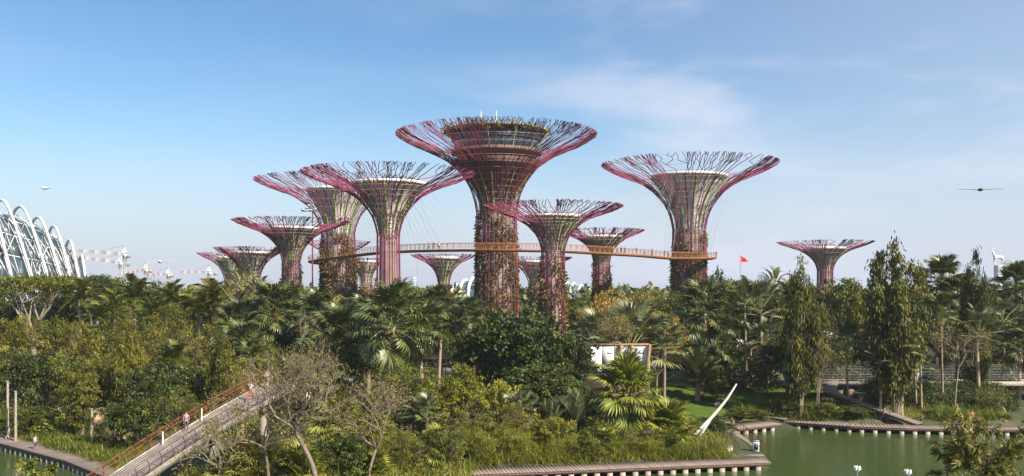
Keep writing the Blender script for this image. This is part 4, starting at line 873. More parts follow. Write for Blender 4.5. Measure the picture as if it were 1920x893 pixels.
def crown(seed, w, h, zb, lobes=9, cpl=16, per=34, clr=.62, leaf=(.32, .17), mat='f_mid', mode='out', flat=.55, top=False, wid=1.0, fill=.25):
    """returns (crown mesh, lobe centres): leaves in clumps spread over lobes that fill an ellipsoid"""
    R = rngf(seed); lob = []; clr = clr * .80
    for i in range(lobes):
        a = i * 2.4 + R.uniform(-.4, .4); t = (i + .5) / lobes; rr = math.sqrt(t) if not top else .25 + .7 * math.sqrt(t)
        zz = R.uniform(-.75, .85) * math.sqrt(max(0, 1 - rr * rr * .8)) if not top else R.uniform(-.3, .3)
        lob.append((rr * w * .36 * math.cos(a), rr * w * .36 * math.sin(a), zb + h / 2 + zz * h * .34, R.uniform(.17, .26) * w if not top else R.uniform(.13, .2) * w))
    lob = np.array(lob); C = []; OD = []
    for lx, ly, lz, lr in lob:
        d = unit(R.normal(0, 1, (cpl, 3)) + [0, 0, .35]); rad = lr * R.uniform(.6 if R.random() > fill else .2, 1.08, cpl)
        p = np.array([lx, ly, lz]) + d * rad[:, None] * [1, 1, (h / w if not top else .35) if h < w or top else 1.0]; C.append(p); OD.append(d)
    C = np.concatenate(C); OD = np.concatenate(OD); nC = len(C); cr = R.uniform(0, 1, nC); sz = R.uniform(.65, 1.35, nC)
    P = np.repeat(C, per, 0) + R.normal(0, 1, (nC * per, 3)) * [clr * .55, clr * .55, clr * .55 * flat] * np.repeat(sz, per)[:, None]; O = np.repeat(OD, per, 0); n = len(P)
    if mode == 'out': A = O * .8 + R.normal(0, .7, (n, 3)); Nn = R.normal(0, .6, (n, 3)) + [0, 0, 1.0]
    elif mode == 'hang': A = O * .35 + R.normal(0, .3, (n, 3)) + [0, 0, -1.0]; Nn = R.normal(0, 1, (n, 3)) + O
    elif mode == 'up': A = O * .3 + R.normal(0, .35, (n, 3)) + [0, 0, 1.0]; Nn = R.normal(0, 1, (n, 3))
    else: A = O * 1.0 + np.repeat(unit(R.normal(0, 1, (nC, 3))), per, 0) * .8 + R.normal(0, .35, (n, 3)) + [0, 0, -.25]; Nn = R.normal(0, .5, (n, 3)) + [0, 0, 1.0]
    m = MB(); m.leaves(P, A, Nn, leaf[0] * R.uniform(.6, 1.35, n), leaf[1] * R.uniform(.7, 1.3, n), np.clip(np.repeat(cr, per) * .55 + R.uniform(0, .45, n), 0, 1), droop=.12)
    return m.mesh('crown', M[mat]), lob, C
def limbs(seed, lob, C, th, r0, mat='bark', twigs=70, fork=None):
    """a trunk to height th, limbs to the lobes and thin branches to some clumps"""
    R = rngf(seed + 99); m = MB(); fz = th if fork is None else fork
    u = np.linspace(0, 1, 6); P = np.stack([.12 * np.sin(u * 3 + seed), .1 * np.cos(u * 2.5), u * fz - .3], -1); m.tube(P, r0 * (1.25 - .5 * u) * (1 + .5 * np.exp(-u * 9)), 8)
    top = P[-1]
    for l in lob:
        e = l[:3]; mid = top + (e - top) * .5 + [R.uniform(-.4, .4), R.uniform(-.4, .4), -abs(e[2] - top[2]) * .12]; Q = catmull([top - [0, 0, .15], mid, e], 4)
        m.tube(Q, np.linspace(r0 * .55, r0 * .16, len(Q)), 6, False)
    for c in C[R.integers(0, len(C), twigs)]:
        l = lob[np.argmin(np.linalg.norm(lob[:, :3] - c, axis=1))][:3]; m.tube([l, (l + c) / 2 + R.normal(0, .12, 3), c], [r0 * .14, r0 * .1, .015], 4, False)
    return m.mesh('trunk', M[mat], True)
def forked(seed, lob, C, r0):
    """umbrella tree: few strong limbs that fork again and again before they reach the crown"""
    R = rngf(seed + 5); m = MB(); m.tube([(0, 0, -.3), (.1, 0, 1.4), (0, .1, 2.7)], [r0 * 1.4, r0 * 1.1, r0], 8); base = np.array([0, .1, 2.6])
    ang = np.arctan2(lob[:, 1], lob[:, 0]); order = np.argsort(ang); groups = np.array_split(order, 5)
    for g in groups:
        c = lob[g, :3].mean(0); k1 = base + (c - base) * [.38, .38, .45] + R.normal(0, .25, 3); m.tube(catmull([base, (base + k1) / 2 + R.normal(0, .12, 3), k1], 4), np.linspace(r0 * .7, r0 * .45, 9), 7, False)
        for i in g:
            e = lob[i, :3]; k2 = k1 + (e - k1) * .55 + R.normal(0, .3, 3); m.tube(catmull([k1, k2, e + [0, 0, .2]], 4), np.linspace(r0 * .42, r0 * .1, 9), 6, False)
            for c2 in C[R.integers(0, len(C), 10)]:
                if np.linalg.norm(c2 - e) < 3.5: m.tube([k2, (k2 + c2) / 2 + R.normal(0, .15, 3), c2], [r0 * .16, r0 * .1, .02], 4, False)
    return m.mesh('trunk', M['barkg'], True)
LIB = {}
def tree_kind(k):
    if k in LIB: return LIB[k]
    kind, v = k; s = v * 17 + sum(map(ord, kind)) * 3
    W_, H_ = 9., 9.
    if kind == 'dark': c = crown(s, 9, 7.4, 2.2, 13, 20, 36, .68, (.34, .2), 'f_dark'); t = limbs(s, c[1], c[2], 3, .26)
    elif kind == 'mid': c = crown(s, 9, 7.2, 2.2, 12, 18, 36, .66, (.34, .18), 'f_mid'); t = limbs(s, c[1], c[2], 3, .24)
    elif kind == 'olive': c = crown(s, 9, 8, 1.2, 14, 18, 40, .75, (.42, .10), 'f_olive', 'spray'); t = limbs(s, c[1], c[2], 2.2, .18, 'twig', 110)
    elif kind == 'airy': c = crown(s, 9, 8, 1.2, 12, 13, 26, .75, (.34, .12), 'f_olive' if v % 2 else 'f_mid', 'spray'); t = limbs(s, c[1], c[2], 2.2, .16, 'twig', 150)
    elif kind == 'wisp': c = crown(s, 9, 8.6, .1, 13, 15, 34, 1.0, (.75, .085), 'f_grass', 'up'); t = limbs(s, c[1], c[2], 1.2, .12, 'twig', 60)
    elif kind == 'yellow': c = crown(s, 9, 7.2, 2., 13, 18, 38, .6, (.32, .17), 'f_yellow'); t = limbs(s, c[1], c[2], 2.6, .2)
    elif kind == 'gold': c = crown(s, 9, 5.6, 3.6, 13, 15, 30, .62, (.24, .12), 'f_gold', 'out', .5); t = limbs(s, c[1], c[2], 3, .18, 'twig', 160)
    elif kind == 'rain': c = crown(s, 12, 2.4, 6.6, 20, 10, 46, .95, (.26, .15), 'f_mid', 'out', .3, top=True); t = forked(s, c[1], c[2], .3); W_ = 12.
    elif kind == 'bush': c = crown(s, 9, 8.4, .2, 13, 17, 34, .7, (.42, .22), 'f_mid' if v % 2 else 'f_ivy'); t = limbs(s, c[1], c[2], 1.5, .16)
    elif kind == 'mast': 
        W_, H_ = 5., 14.; R = rngf(s); C = []; O = []
        for i in range(9):
            a = i * 2.4 + R.uniform(-.5, .5); rr = (.15 + 1.75 * math.sqrt(i / 9)) ; hx = 14 - rr * R.uniform(.8, 3.6) - (0 if i else 0)
            zs = np.linspace(2.0 + rr * .5, hx, 28); x = rr * np.cos(a) * np.clip(zs / 7, .3, 1.1); y = rr * np.sin(a) * np.clip(zs / 7, .3, 1.1)
            for z, xx, yy in zip(zs, x, y):
                f = np.clip((hx - z) / 3.0, .12, 1) ** .7
                for _ in range(3):
                    if R.random() < .36: continue
                    d = unit(R.normal(0, 1, (1, 3)))[0]; C.append([xx + d[0] * .72 * f, yy + d[1] * .72 * f, z + d[2] * .3]); O.append([d[0], d[1], 0])
        C = np.array(C); O = np.array(O); n0 = len(C); per = 30; P = np.repeat(C, per, 0) + R.normal(0, .24, (n0 * per, 3)); n = len(P)
        A = np.repeat(O, per, 0) * .55 + R.normal(0, .28, (n, 3)) + [0, 0, -1.]; m = MB(); m.leaves(P, A, R.normal(0, 1, (n, 3)) + np.repeat(O, per, 0), R.uniform(.22, .5, n), .12, np.clip(np.repeat(R.random(n0), per) * .6 + R.uniform(0, .4, n), 0, 1), droop=.1)
        tm = MB()
        for i in range(12):
            a = i * .55; r2 = R.uniform(.15, .6); tm.tube([(.12 * math.cos(a), .12 * math.sin(a), -.3), (r2 * math.cos(a) * 1.1, r2 * math.sin(a) * 1.1, 2.5), (r2 * math.cos(a) * 2, r2 * math.sin(a) * 2, 5.5), (r2 * 2.4 * math.cos(a), r2 * 2.4 * math.sin(a), 9)], [.11, .09, .07, .03], 6, False)
        LIB[k] = (m.mesh('crown', M['f_mast']), tm.mesh('trunk', M['twig'], True), W_, H_); return LIB[k]
    LIB[k] = (c[0], t, W_, H_ + (.6 if kind not in ('rain',) else .2)); return LIB[k]
FR = {}
def frond_lib(kind):
    if kind in FR: return FR[kind]
    if kind == 'fan': L = [fan_frond(i, mat='f_fan') for i in range(3)]
    elif kind == 'fang': L = [fan_frond(10 + i, 2.4, 1.5, 26, 3.6, .12, 'f_fang') for i in range(3)]
    elif kind == 'fany': L = [fan_frond(20 + i, 1.2, 1.25, 28, 4.4, .16, 'f_fany') for i in range(3)]
    elif kind == 'feather': L = [feather_frond(30 + i) for i in range(3)]
    elif kind == 'olivefeather': L = [feather_frond(35 + i, mat='f_olive', arch=1.1, ll=.8) for i in range(3)]
    elif kind == 'cycad': L = [feather_frond(40 + i, 3.0, .55, 44, .55, 'f_fan', .5, .07, .15) for i in range(3)]
    elif kind == 'pad': L = [paddle_leaf(50 + i) for i in range(3)]
    elif kind == 'dry': L = [fan_frond(60 + i, 1.0, 1.0, 16, 3.0, .5, 'f_dry') for i in range(2)]
    elif kind == 'strapfan': L = [feather_frond(70 + i, 3.4, .32, 34, .9, 'f_fang', .9, .08, .1) for i in range(3)]
    FR[kind] = L; return L
PT = {}
GROUPS = {'fan': 'fan palms', 'fang': 'grey-green long-stalked fan palms', 'fany': 'fresh green fan palms', 'feather': 'feather palms', 'olivefeather': 'feather palms', 'cycad': 'cycads', 'pad': 'banana-like plants', 'strapfan': 'stiff feather-leaved palms'}
NAMES = {'fan': ('fan_palm', 'palm'), 'fang': ('fan_palm', 'palm'), 'fany': ('fan_palm', 'palm'), 'feather': ('feather_palm', 'palm'), 'olivefeather': ('feather_palm', 'palm'), 'cycad': ('cycad', 'palm'), 'pad': ('banana_plant', 'plant'), 'strapfan': ('feather_palm', 'palm')}
PAR = {'fan': (38, 80, -50, 2.4), 'fang': (20, 80, -18, 3.4), 'fany': (38, 82, -48, 2.3), 'feather': (22, 76, -25, 2.8), 'olivefeather': (20, 78, -25, 2.8), 'cycad': (34, 74, -8, 2.8), 'pad': (9, 86, 35, 3.2), 'strapfan': (16, 86, 25, 3.4)}
def palm(kind, px, ytop, D, wpx, label, n=None, fruit=False, multi=1, lo=None, base=None):
    R = rngf(int(px * 3 + ytop)); x = (px - 960) / F * D; zg = G(x, D) - .1 if base is None else base; zt = W(0, ytop, D).z; N0, e1, e0, reach = PAR[kind]
    if lo is not None: e0 = lo
    s = (wpx / 2 / F * D) / reach * 1.02; nm, cat = NAMES[kind]; root = thing(nm, label, cat, (x, D, zg), 0, GROUPS[kind])
    up = reach * s * .92 * math.sin(math.radians(e1)); fs = frond_lib(kind); n = n or N0
    for q in range(multi):
        th = max(.15, zt - zg - up - (q * .12) * (zt - zg)); ox, oy = (0, 0) if q == 0 else (R.uniform(-1.1, 1.1) * s, R.uniform(-.8, .8) * s)
        if th > .5:
            key = (q + int(px)) % 3
            if key not in PT: PT[key] = palm_trunk(key, 1, .72, .0, 'barkp')
            rt = .2 * s if kind != 'cycad' else .25 * s
            link('trunk', PT[key], root, (ox, oy, 0), (R.uniform(-.05, .05), R.uniform(-.05, .05), R.uniform(0, 6)), (max(.11, rt), max(.11, rt), th))
        nn = n if q == 0 else int(n * .7)
        for i in range(nn):
            t = (i + .5) / nn; el = e1 + (e0 - e1) * t ** (1.15 if kind in ('fan', 'fany', 'feather') else 1.3) + R.uniform(-8, 8); az = i * 2.39996 + R.uniform(-.25, .25)
            if kind == 'pad': az = (0.25 if i % 2 else 3.39) + R.uniform(-.5, .5); el = 88 - 50 * t + R.uniform(-5, 5)
            link('frond' if kind != 'pad' else 'leaf', fs[i % 3], root, (ox, oy, th + .1 * s - .35 * s * t), (R.uniform(-.35, .35), -math.radians(el), az), s * R.uniform(.85, 1.08))
        if kind in ('fan', 'fany') and th > 1.5:
            for i in range(5): link('dry_frond', frond_lib('dry')[i % 2], root, (ox, oy, th - .35 * s), (0, math.radians(R.uniform(60, 78)), i * 1.3 + R.uniform(0, .6)), s * .8)
    if fruit:
        m = MB()
        for k in range(14): a = R.uniform(0, 6.28); d = np.array([math.cos(a), math.sin(a), 0]); r0 = R.uniform(.2, .5) * s; m.tube([[0, 0, th], d * r0 * 1.2 + [0, 0, th + .1], d * r0 * 2 + [0, 0, th - .7 * s]], [.04, .03, .07], 4, False)
        link('fruit_stalks', m.mesh('fruit_stalks', pm('orange fruit', (.42, .18, .04), .8)), root)
    return root
TN = {'wisp': ('wispy_shrub', 'wispy shrubs along the front boardwalk'), 'dark': ('broadleaf_tree', 'dark broadleaf trees'), 'mid': ('broadleaf_tree', 'green broadleaf trees'), 'olive': ('feathery_tree', 'olive feathery trees'), 'airy': ('feathery_tree', 'thin airy trees'), 'yellow': ('yellow_green_tree', 'yellow-green shrubs'), 'gold': ('golden_tree', 'golden-leaved trees'), 'rain': ('umbrella_tree', 'flat-topped umbrella trees'), 'bush': ('shrub', 'rounded shrubs'), 'mast': ('columnar_tree', 'columnar trees with hanging leaves')}
def tree(kind, v, px, ytop, D, wpx, label, base=None, rz=None):
    cr, tr, w0, h0 = tree_kind((kind, v)); x = (px - 960) / F * D; zg = G(x, D) - .1 if base is None else base; h = W(0, ytop, D).z - zg
    sx = wpx / F * D / w0; sz = h / h0; nm, gr = TN[kind]
    root = thing(nm, label, 'shrub' if kind in ('bush', 'wisp') or h < 3 else 'tree', (x, D, zg), (px * .7) % 6.28 if rz is None else rz, gr, (sx, sx, sz))
    link('trunk', tr, root); link('crown', cr, root); return root

# ------------------------------------------------------------------ planting plan: kind, variant, photo column, top row, distance, width
T = [
 ('rain',1,62,506,150,175,'flat-topped tree with pale forked limbs before the glass conservatory'),('rain',2,170,510,160,150,'flat-topped tree at the right foot of the glass conservatory'),
 ('dark',1,246,506,172,84,'dark tree under the paired red and white crane jibs'),('dark',2,300,520,168,84,'dark tree under the stubby white crane'),('mid',1,352,528,172,96,'green treetop below the long-jibbed white crane'),
 ('olive',1,402,532,160,80,'yellowish feathery tree left of the banana leaves, against the sky'),('mid',2,215,528,165,90,'green treetop left of the dark crane-side tree'),('dark',3,118,528,168,110,'dark crown between the two flat-topped trees'),
 ('dark',2,12,540,158,110,'dark crown under the flat-topped tree at the left edge'),('mid',3,480,548,160,90,'green crown behind the banana-like clump'),
 ('mid',3,575,556,175,90,'dark green crown at the foot of the reddish planted trunk'),('dark',1,655,548,178,110,'dark crown at the foot of the ringed trunk left of centre'),('mid',1,700,556,172,80,'green crown under the slim bare-trunked supertree'),
 ('olive',2,28,582,132,120,'olive tree in the second row at the left edge'),('mid',2,98,572,138,110,'green tree below the pale forked limbs'),('olive',3,155,584,132,100,'olive feathery tree right of the pale forked limbs'),
 ('mid',3,208,588,136,110,'green tree in the left middle ground below the feather palms'),('olive',1,268,590,128,110,'golden-olive tree in the left middle ground'),('olive',2,330,560,135,110,'tallest olive feathery tree left of centre'),
 ('airy',1,383,588,128,110,'thin olive tree with pale stems behind the footbridge'),('mid',1,438,588,136,100,'green tree below the banana-like clump'),('airy',2,486,600,126,100,'loose-leaved tree behind the top end of the footbridge'),
 ('dark',3,535,602,140,110,'dark tree behind the slender snag'),('olive',3,300,628,120,120,'brown-olive bushy tree behind the rusty railing'),
 ('mid',1,25,640,118,100,'green tree behind the tall pale post'),('dark',1,85,648,118,110,'dark spreading tree above the sandy clearing, left side'),('mid',3,140,655,114,110,'bright green tree right above the sandy clearing'),
 ('mid',2,196,640,116,110,'green tree above the tan boulders'),('olive',1,243,640,114,100,'olive tree right of the tan boulders'),('dark',2,296,672,108,120,'dark bushy tree where the footbridge railing begins'),
 ('dark',3,352,668,112,110,'dark bushy tree behind the middle of the rusty railing'),('airy',3,405,640,114,110,'brownish airy tree behind the upper rusty railing'),('bush',1,262,720,96,90,'leafy shrub beside the boardwalk end at the bridge'),
 ('airy',2,330,705,101,90,'grey-green airy shrub against the rusty railing'),('bush',2,215,742,98,70,'rounded shrub behind the left boardwalk below the boulders'),('bush',1,60,752,106,80,'leafy shrub left of the sandy clearing'),('bush',3,10,752,109,70,'leafy shrub at the left edge behind the boardwalk'),
 ('airy',1,455,650,105,90,'pale airy tree left of the two white-shirted walkers'),('mid',2,545,640,118,110,'green tree behind the white-shirted walkers'),
 ('wisp',1,745,800,84,90,'wispy grass-like shrub just right of the second leafless tree'),('wisp',2,815,788,86,100,'tall wispy shrub left of the front boardwalk end'),('wisp',3,890,782,88,90,'wispy shrub beside the fan-leaved clump at the boardwalk end'),('wisp',1,955,786,90,90,'wispy shrub second along the front boardwalk'),('wisp',2,1060,792,91,90,'wispy shrub below the stiff upright palm'),('wisp',3,1105,804,91,70,'low wispy shrub left of the low fan-leaved clump'),('wisp',1,1205,806,92,80,'wispy shrub right of the shaggy palm trunk'),('wisp',2,1300,815,94,60,'wispy shrub in the reeds left of the white box'),('yellow',1,1278,770,105,70,'lime-green shrub between the lawn and the stemless clump'),('bush',2,1395,748,122,60,'leafy shrub at the shaded end of the lawn'),
 ('mast',4,152,668,104,66,'small tree of hanging strap-like leaves above the sandy clearing'),('mast',5,243,622,109,64,'small tree of hanging strap-like leaves amid the left thicket'),('mast',6,415,612,107,52,'narrow tree of hanging leaves behind the rusty railing'),
 ('dark',1,980,556,112,215,'big dark round tree in front of the tallest supertree'),('dark',2,912,580,116,120,'left shoulder of dark foliage beside the big round tree'),('dark',3,1052,610,110,130,'dark leafy tree between the big round tree and the white building'),
 ('dark',1,1015,660,106,160,'low dark tree below the big round tree'),('bush',2,1075,690,103,110,'dark glossy shrub in front of the white building'),
 ('gold',1,1180,517,128,165,'tall golden-leaved tree above the white building'),('gold',2,1232,562,127,110,'lower golden-brown crown right of the tall golden one'),('gold',3,1120,548,132,90,'small golden crown at the foot of the trunk behind the walkway'),
 ('mid',2,1245,520,165,90,'dark green treetop between the golden tree and the ringed right trunk'),('mid',1,1075,545,165,100,'green crown behind the big round tree, right side'),('dark',3,840,560,172,100,'dark crown right of the centre fan palms'),
 ('mid',3,862,596,150,70,'green crown beside the brown-roofed shelter'),
 ('yellow',1,862,676,104,110,'yellow-green shrub left of the big dark tree'),('yellow',2,932,700,100,100,'yellow-green shrub in front of the big dark tree'),('yellow',3,812,706,102,90,'bright shrub right of the centre palm trunk'),('mid',3,775,680,106,90,'round dark-green shrub left of the yellow-green ones'),
 ('airy',3,930,770,91,100,'wispy yellow-green shrub second from the left end of the front boardwalk'),('yellow',2,1040,775,92,90,'bright fresh shrub in the grass below the stiff upright palm'),('bush',1,1110,790,91,80,'rounded leafy shrub behind the middle of the front boardwalk'),
 ('airy',2,1215,785,93,90,'wispy grey-green shrub below the shaggy bright palm'),('bush',3,1250,790,93,60,'dark rounded shrub between the shaggy palm and the stemless clump'),('airy',1,1335,818,94,60,'feathery shrub at the foot of the sculpture'),('bush',2,1345,770,103,70,'leafy shrub behind the sculpture brace'),('yellow',3,1225,735,104,80,'lime-green shrub at the near edge of the lawn'),('bush',1,1010,770,96,80,'mid green shrub in the grass left of the stiff upright palm'),
 ('airy',3,770,790,84,110,'straggly olive shrub left of the front boardwalk end'),('airy',2,840,775,85,90,'straggly pale shrub just left of the boardwalk end'),('bush',2,655,800,80,100,'dull green shrub below the second leafless tree'),('olive',1,480,800,78,110,'olive shrub in the shade under the footbridge end'),
 ('bush',3,1480,742,119,60,'leafy shrub at the foot of the first columnar tree'),('bush',1,1545,748,119,70,'glossy shrub in the lakeside bed left of the ramp'),('bush',2,1600,756,118,60,'low shrub in the lakeside bed beside the ramp foot'),('bush',3,1765,765,119,60,'dark tufted shrub right of the ramp foot'),
 ('airy',1,985,745,93,120,'feathery bright shrub behind the front boardwalk, centre'),('airy',3,880,742,90,120,'feathery olive shrub at the left end of the front boardwalk'),('yellow',1,700,768,88,110,'loose yellowish shrub right of the bare tree'),
 ('dark',2,1365,498,150,80,'dark treetop just under the red flag'),('dark',1,1320,545,160,80,'dark crown at the foot of the ringed right trunk'),('gold',1,1290,632,138,70,'small golden shrub beside the gallery roof'),
 ('mid',1,1585,503,158,105,'rounded green tree right of the lone far supertree'),('mast',1,1500,472,118,80,'columnar tree in front of the lone far supertree'),('olive',2,1535,560,121,64,'yellow-brown leafy column leaning against the columnar tree by the pavilion'),
 ('mast',2,1680,448,118,116,'tallest and widest columnar tree, clump of bare stems at its foot'),('mast',3,1832,470,128,62,'slim columnar tree left of the deer statue'),('mast',1,1606,545,142,70,'shorter yellowish columnar tree between the two tall ones'),
 ('dark',1,1800,598,150,120,'dark shade tree behind the low fan palms on the right'),('mid',3,1865,590,150,110,'green tree behind the silvery palms near the right edge'),('dark',2,1708,640,140,80,'dark shade tree right behind the stem clump'),('dark',3,1475,600,130,90,'dark shade tree behind the first columnar tree'),('dark',2,1560,620,135,90,'dark shade tree at the top of the ramp'),('dark',1,1630,600,140,110,'dark shade tree behind the shorter columnar tree'),('dark',3,1760,590,145,120,'dark tree behind the fan palm on the right'),
 ('dark',2,1720,560,150,100,'dark crown right behind the tallest columnar tree'),('mid',2,1868,497,160,110,'green tree at the foot of the deer statue'),('dark',1,1925,505,150,90,'dark tree at the right edge of the skyline'),('mid',3,1790,545,158,90,'green crown left of the slim columnar tree'),
 ('airy',1,1805,610,143,80,'thin leggy tree behind the walkway railing, right of the olive one'),('airy',2,1890,600,144,100,'thin leggy tree near the right edge above the walkway'),('olive',3,1745,600,142,70,'olive tree behind the walkway railing'),
 ('bush',3,1340,700,128,60,'round shrub at the pavilion terrace edge'),('bush',1,1400,762,118,80,'low shrub bed right of the lawn path'),('bush',2,1655,722,122,60,'clipped round shrub left of the ivy hedge'),
 ('airy',3,1862,722,120,60,'scraggly young tree in front of the ivy hedge'),
 ('dark',3,1420,560,145,80,'dark crown behind the banana-like palms'),('mid',2,1440,510,150,90,'green crown right of the flag'),('mid',1,1210,600,140,90,'green crown behind the long-stalked fan palm'),
]
for r in T: tree(*r)
P_ = [
 ('feather',252,518,150,100,'dark feather palm rising under the paired crane jibs'),('feather',213,545,146,80,'feather palm just left of and below the dark one by the cranes'),('feather',152,524,150,90,'feather palm breaking the skyline between the two flat-topped trees'),('feather',185,562,139,80,'feather palm under the right flat-topped tree'),('feather',322,530,150,80,'feather palm on the skyline right of the stubby crane'),('feather',375,545,143,80,'feather palm below the long-jibbed crane'),('fan',445,570,134,80,'fan palm under the silhouetted banana-like plant'),
 ('feather',290,556,142,90,'feather palm below the stubby white crane'),
 ('olivefeather',400,520,146,110,'yellowing feather palm left of the banana-like clump'),('feather',345,548,150,80,'feather palm behind the tallest olive tree'),('feather',330,640,116,80,'dark feather palm deep in the left thicket'),
 ('fan',512,538,134,110,'fan palm left of the reddish planted trunk, with orange fruit stalks'),('fan',596,552,132,100,'fan palm at the foot of the reddish planted trunk'),('fan',640,580,122,125,'broad fan palm just left of the tallest centre palm'),
 ('fan',738,542,111,150,'tallest centre fan palm with a ringed leaning trunk'),('fan',690,566,124,110,'fan palm tucked behind the left of the tallest centre palm'),('fan',792,562,126,105,'fan palm tucked behind the right of the tallest centre palm'),
 ('fan',822,540,138,70,'slender pale-trunked fan palm with orange fruit right of the centre palms'),('fan',600,640,112,120,'low fan palm behind the bare tree'),
 ('fan',455,610,126,90,'fan palm behind the upper end of the bridge'),('fan',545,545,150,80,'small fan palm close to the reddish planted trunk'),
 ('fang',1180,572,121,190,'long-stalked fan palm fountaining behind the white building'),('fang',1110,590,122,110,'drooping grey-green fan palm left of the fountaining one'),('fang',1245,600,123,110,'drooping grey-green fan palm right of the fountaining one'),
 ('fan',1318,538,134,110,'fan palm in front of the right ringed trunk'),('fang',1425,528,138,130,'grey-green fan palm left of the first columnar tree'),('fang',1440,600,134,90,'lower fan palm beside the pavilion'),
 ('fany',1175,668,96,150,'shaggy bright fan palm standing before the white building'),('fany',1255,748,96,130,'stemless fan-leaved clump beside the sculpture'),('fany',908,785,90,80,'fan-leaved clump at the left end of the front boardwalk'),('fany',1003,792,92,80,'fan-leaved clump in the grass left of the stiff upright palm'),('strapfan',1035,752,96,90,'upright long-leaved palm left of the stiff upright one'),('fany',1135,802,92,70,'low fan-leaved clump just left of the shaggy palm trunk'),
 ('fang',1408,610,141,90,'low fan palm filling the gap above the pavilion roof'),('fan',1462,640,138,80,'low dark fan palm behind the first columnar tree stems'),('fan',1785,610,138,90,'low fan palm behind the walkway railing by the white-clad figure'),('fang',1845,632,137,80,'low silvery fan palm behind the railing near the red-clad walker'),('fan',1893,645,139,80,'lowest fan palm behind the railing at the right edge'),('fan',1345,615,136,80,'low fan palm between the ringed right trunk and the pavilion'),
 ('fany',640,740,88,120,'stemless bright fan palm below the bare tree'),
 ('fang',975,735,96,80,'grey-green fan palm beneath the big dark tree, left'),('fang',800,742,96,90,'grey-green fan palm right of the bare tree'),('cycad',1308,664,128,125,'dark spiky cycad on the lawn before the gallery'),
 ('strapfan',1080,738,96,120,'stiff upright palm with long leaves before the dark shrub'),('fan',1000,700,104,80,'fan palm in the shade under the big dark tree'),
 ('fan',1765,486,140,90,'fan palm topping the skyline left of the slim columnar tree'),('fan',1790,520,138,80,'fan palm just right of and below the skyline one'),('fan',1760,560,136,80,'third fan palm down the stack behind the walkway'),
 ('fang',1690,600,118,110,'silvery fan palm leaning out of the tallest columnar tree'),('fang',1728,650,121,70,'small silvery fan palm low on the right of the stem clump'),('fang',1836,575,126,120,'silvery fan palm below the slim columnar tree'),
 ('fan',1905,500,140,90,'fan palm near the right edge of the skyline'),('fang',1880,560,130,100,'silvery fan palm near the right edge'),('fan',1910,610,130,90,'lower fan palm at the right edge'),
 ('fang',1650,640,118,80,'shaded fan palm left of the stem clump'),('fang',1590,610,122,80,'hanging fan palm between the columnar trees'),('fan',1355,560,138,90,'fan palm under the red flag'),
 ('fany',560,830,78,140,'bright stemless fan palm at the bottom edge below the bare tree'),('fany',430,840,76,110,'stemless fan palm at the bottom edge beside the footbridge'),('fany',700,845,80,120,'pale stemless fan palm at the bottom edge, right of the bare trunk'),('fany',820,800,86,90,'small stemless fan palm left of the front boardwalk'),
 ('feather',470,640,118,80,'feather palm beside the white-shirted walkers'),('fan',880,560,150,70,'fan palm behind the left shoulder of the big dark tree'),('feather',1480,520,140,80,'feather palm behind the first columnar tree'),
]
for k, px, yt, D, w, lab in P_: palm(k, px, yt, D, w, lab, fruit='orange fruit' in lab, multi=2 if ('broad fan' in lab or 'clump' in lab and k != 'fany') else 1)
for px, yt, D, w, lab in ((455, 500, 138, 90, 'big-leaved banana-like plant silhouetted left of the low supertrees'), (485, 520, 136, 80, 'banana-like plant right beside the silhouetted one'), (622, 545, 130, 80, 'banana-like plant with pale broad leaves by the ringed trunk'), (655, 566, 126, 80, 'banana-like plant with one huge drooping pale leaf'), (592, 560, 134, 70, 'banana-like plant behind the foot of the reddish trunk'),
    (1452, 500, 142, 80, 'tall upright banana-like plant right of the red flag'), (1400, 524, 138, 90, 'banana-like plant with broad grey-green blades below the flag'), (1768, 575, 124, 70, 'banana-like plant among the fan palms above the walkway'), (430, 530, 142, 60, 'small banana-like plant left of the silhouetted one')):
    palm('pad', px, yt, D, w, lab, n=13)

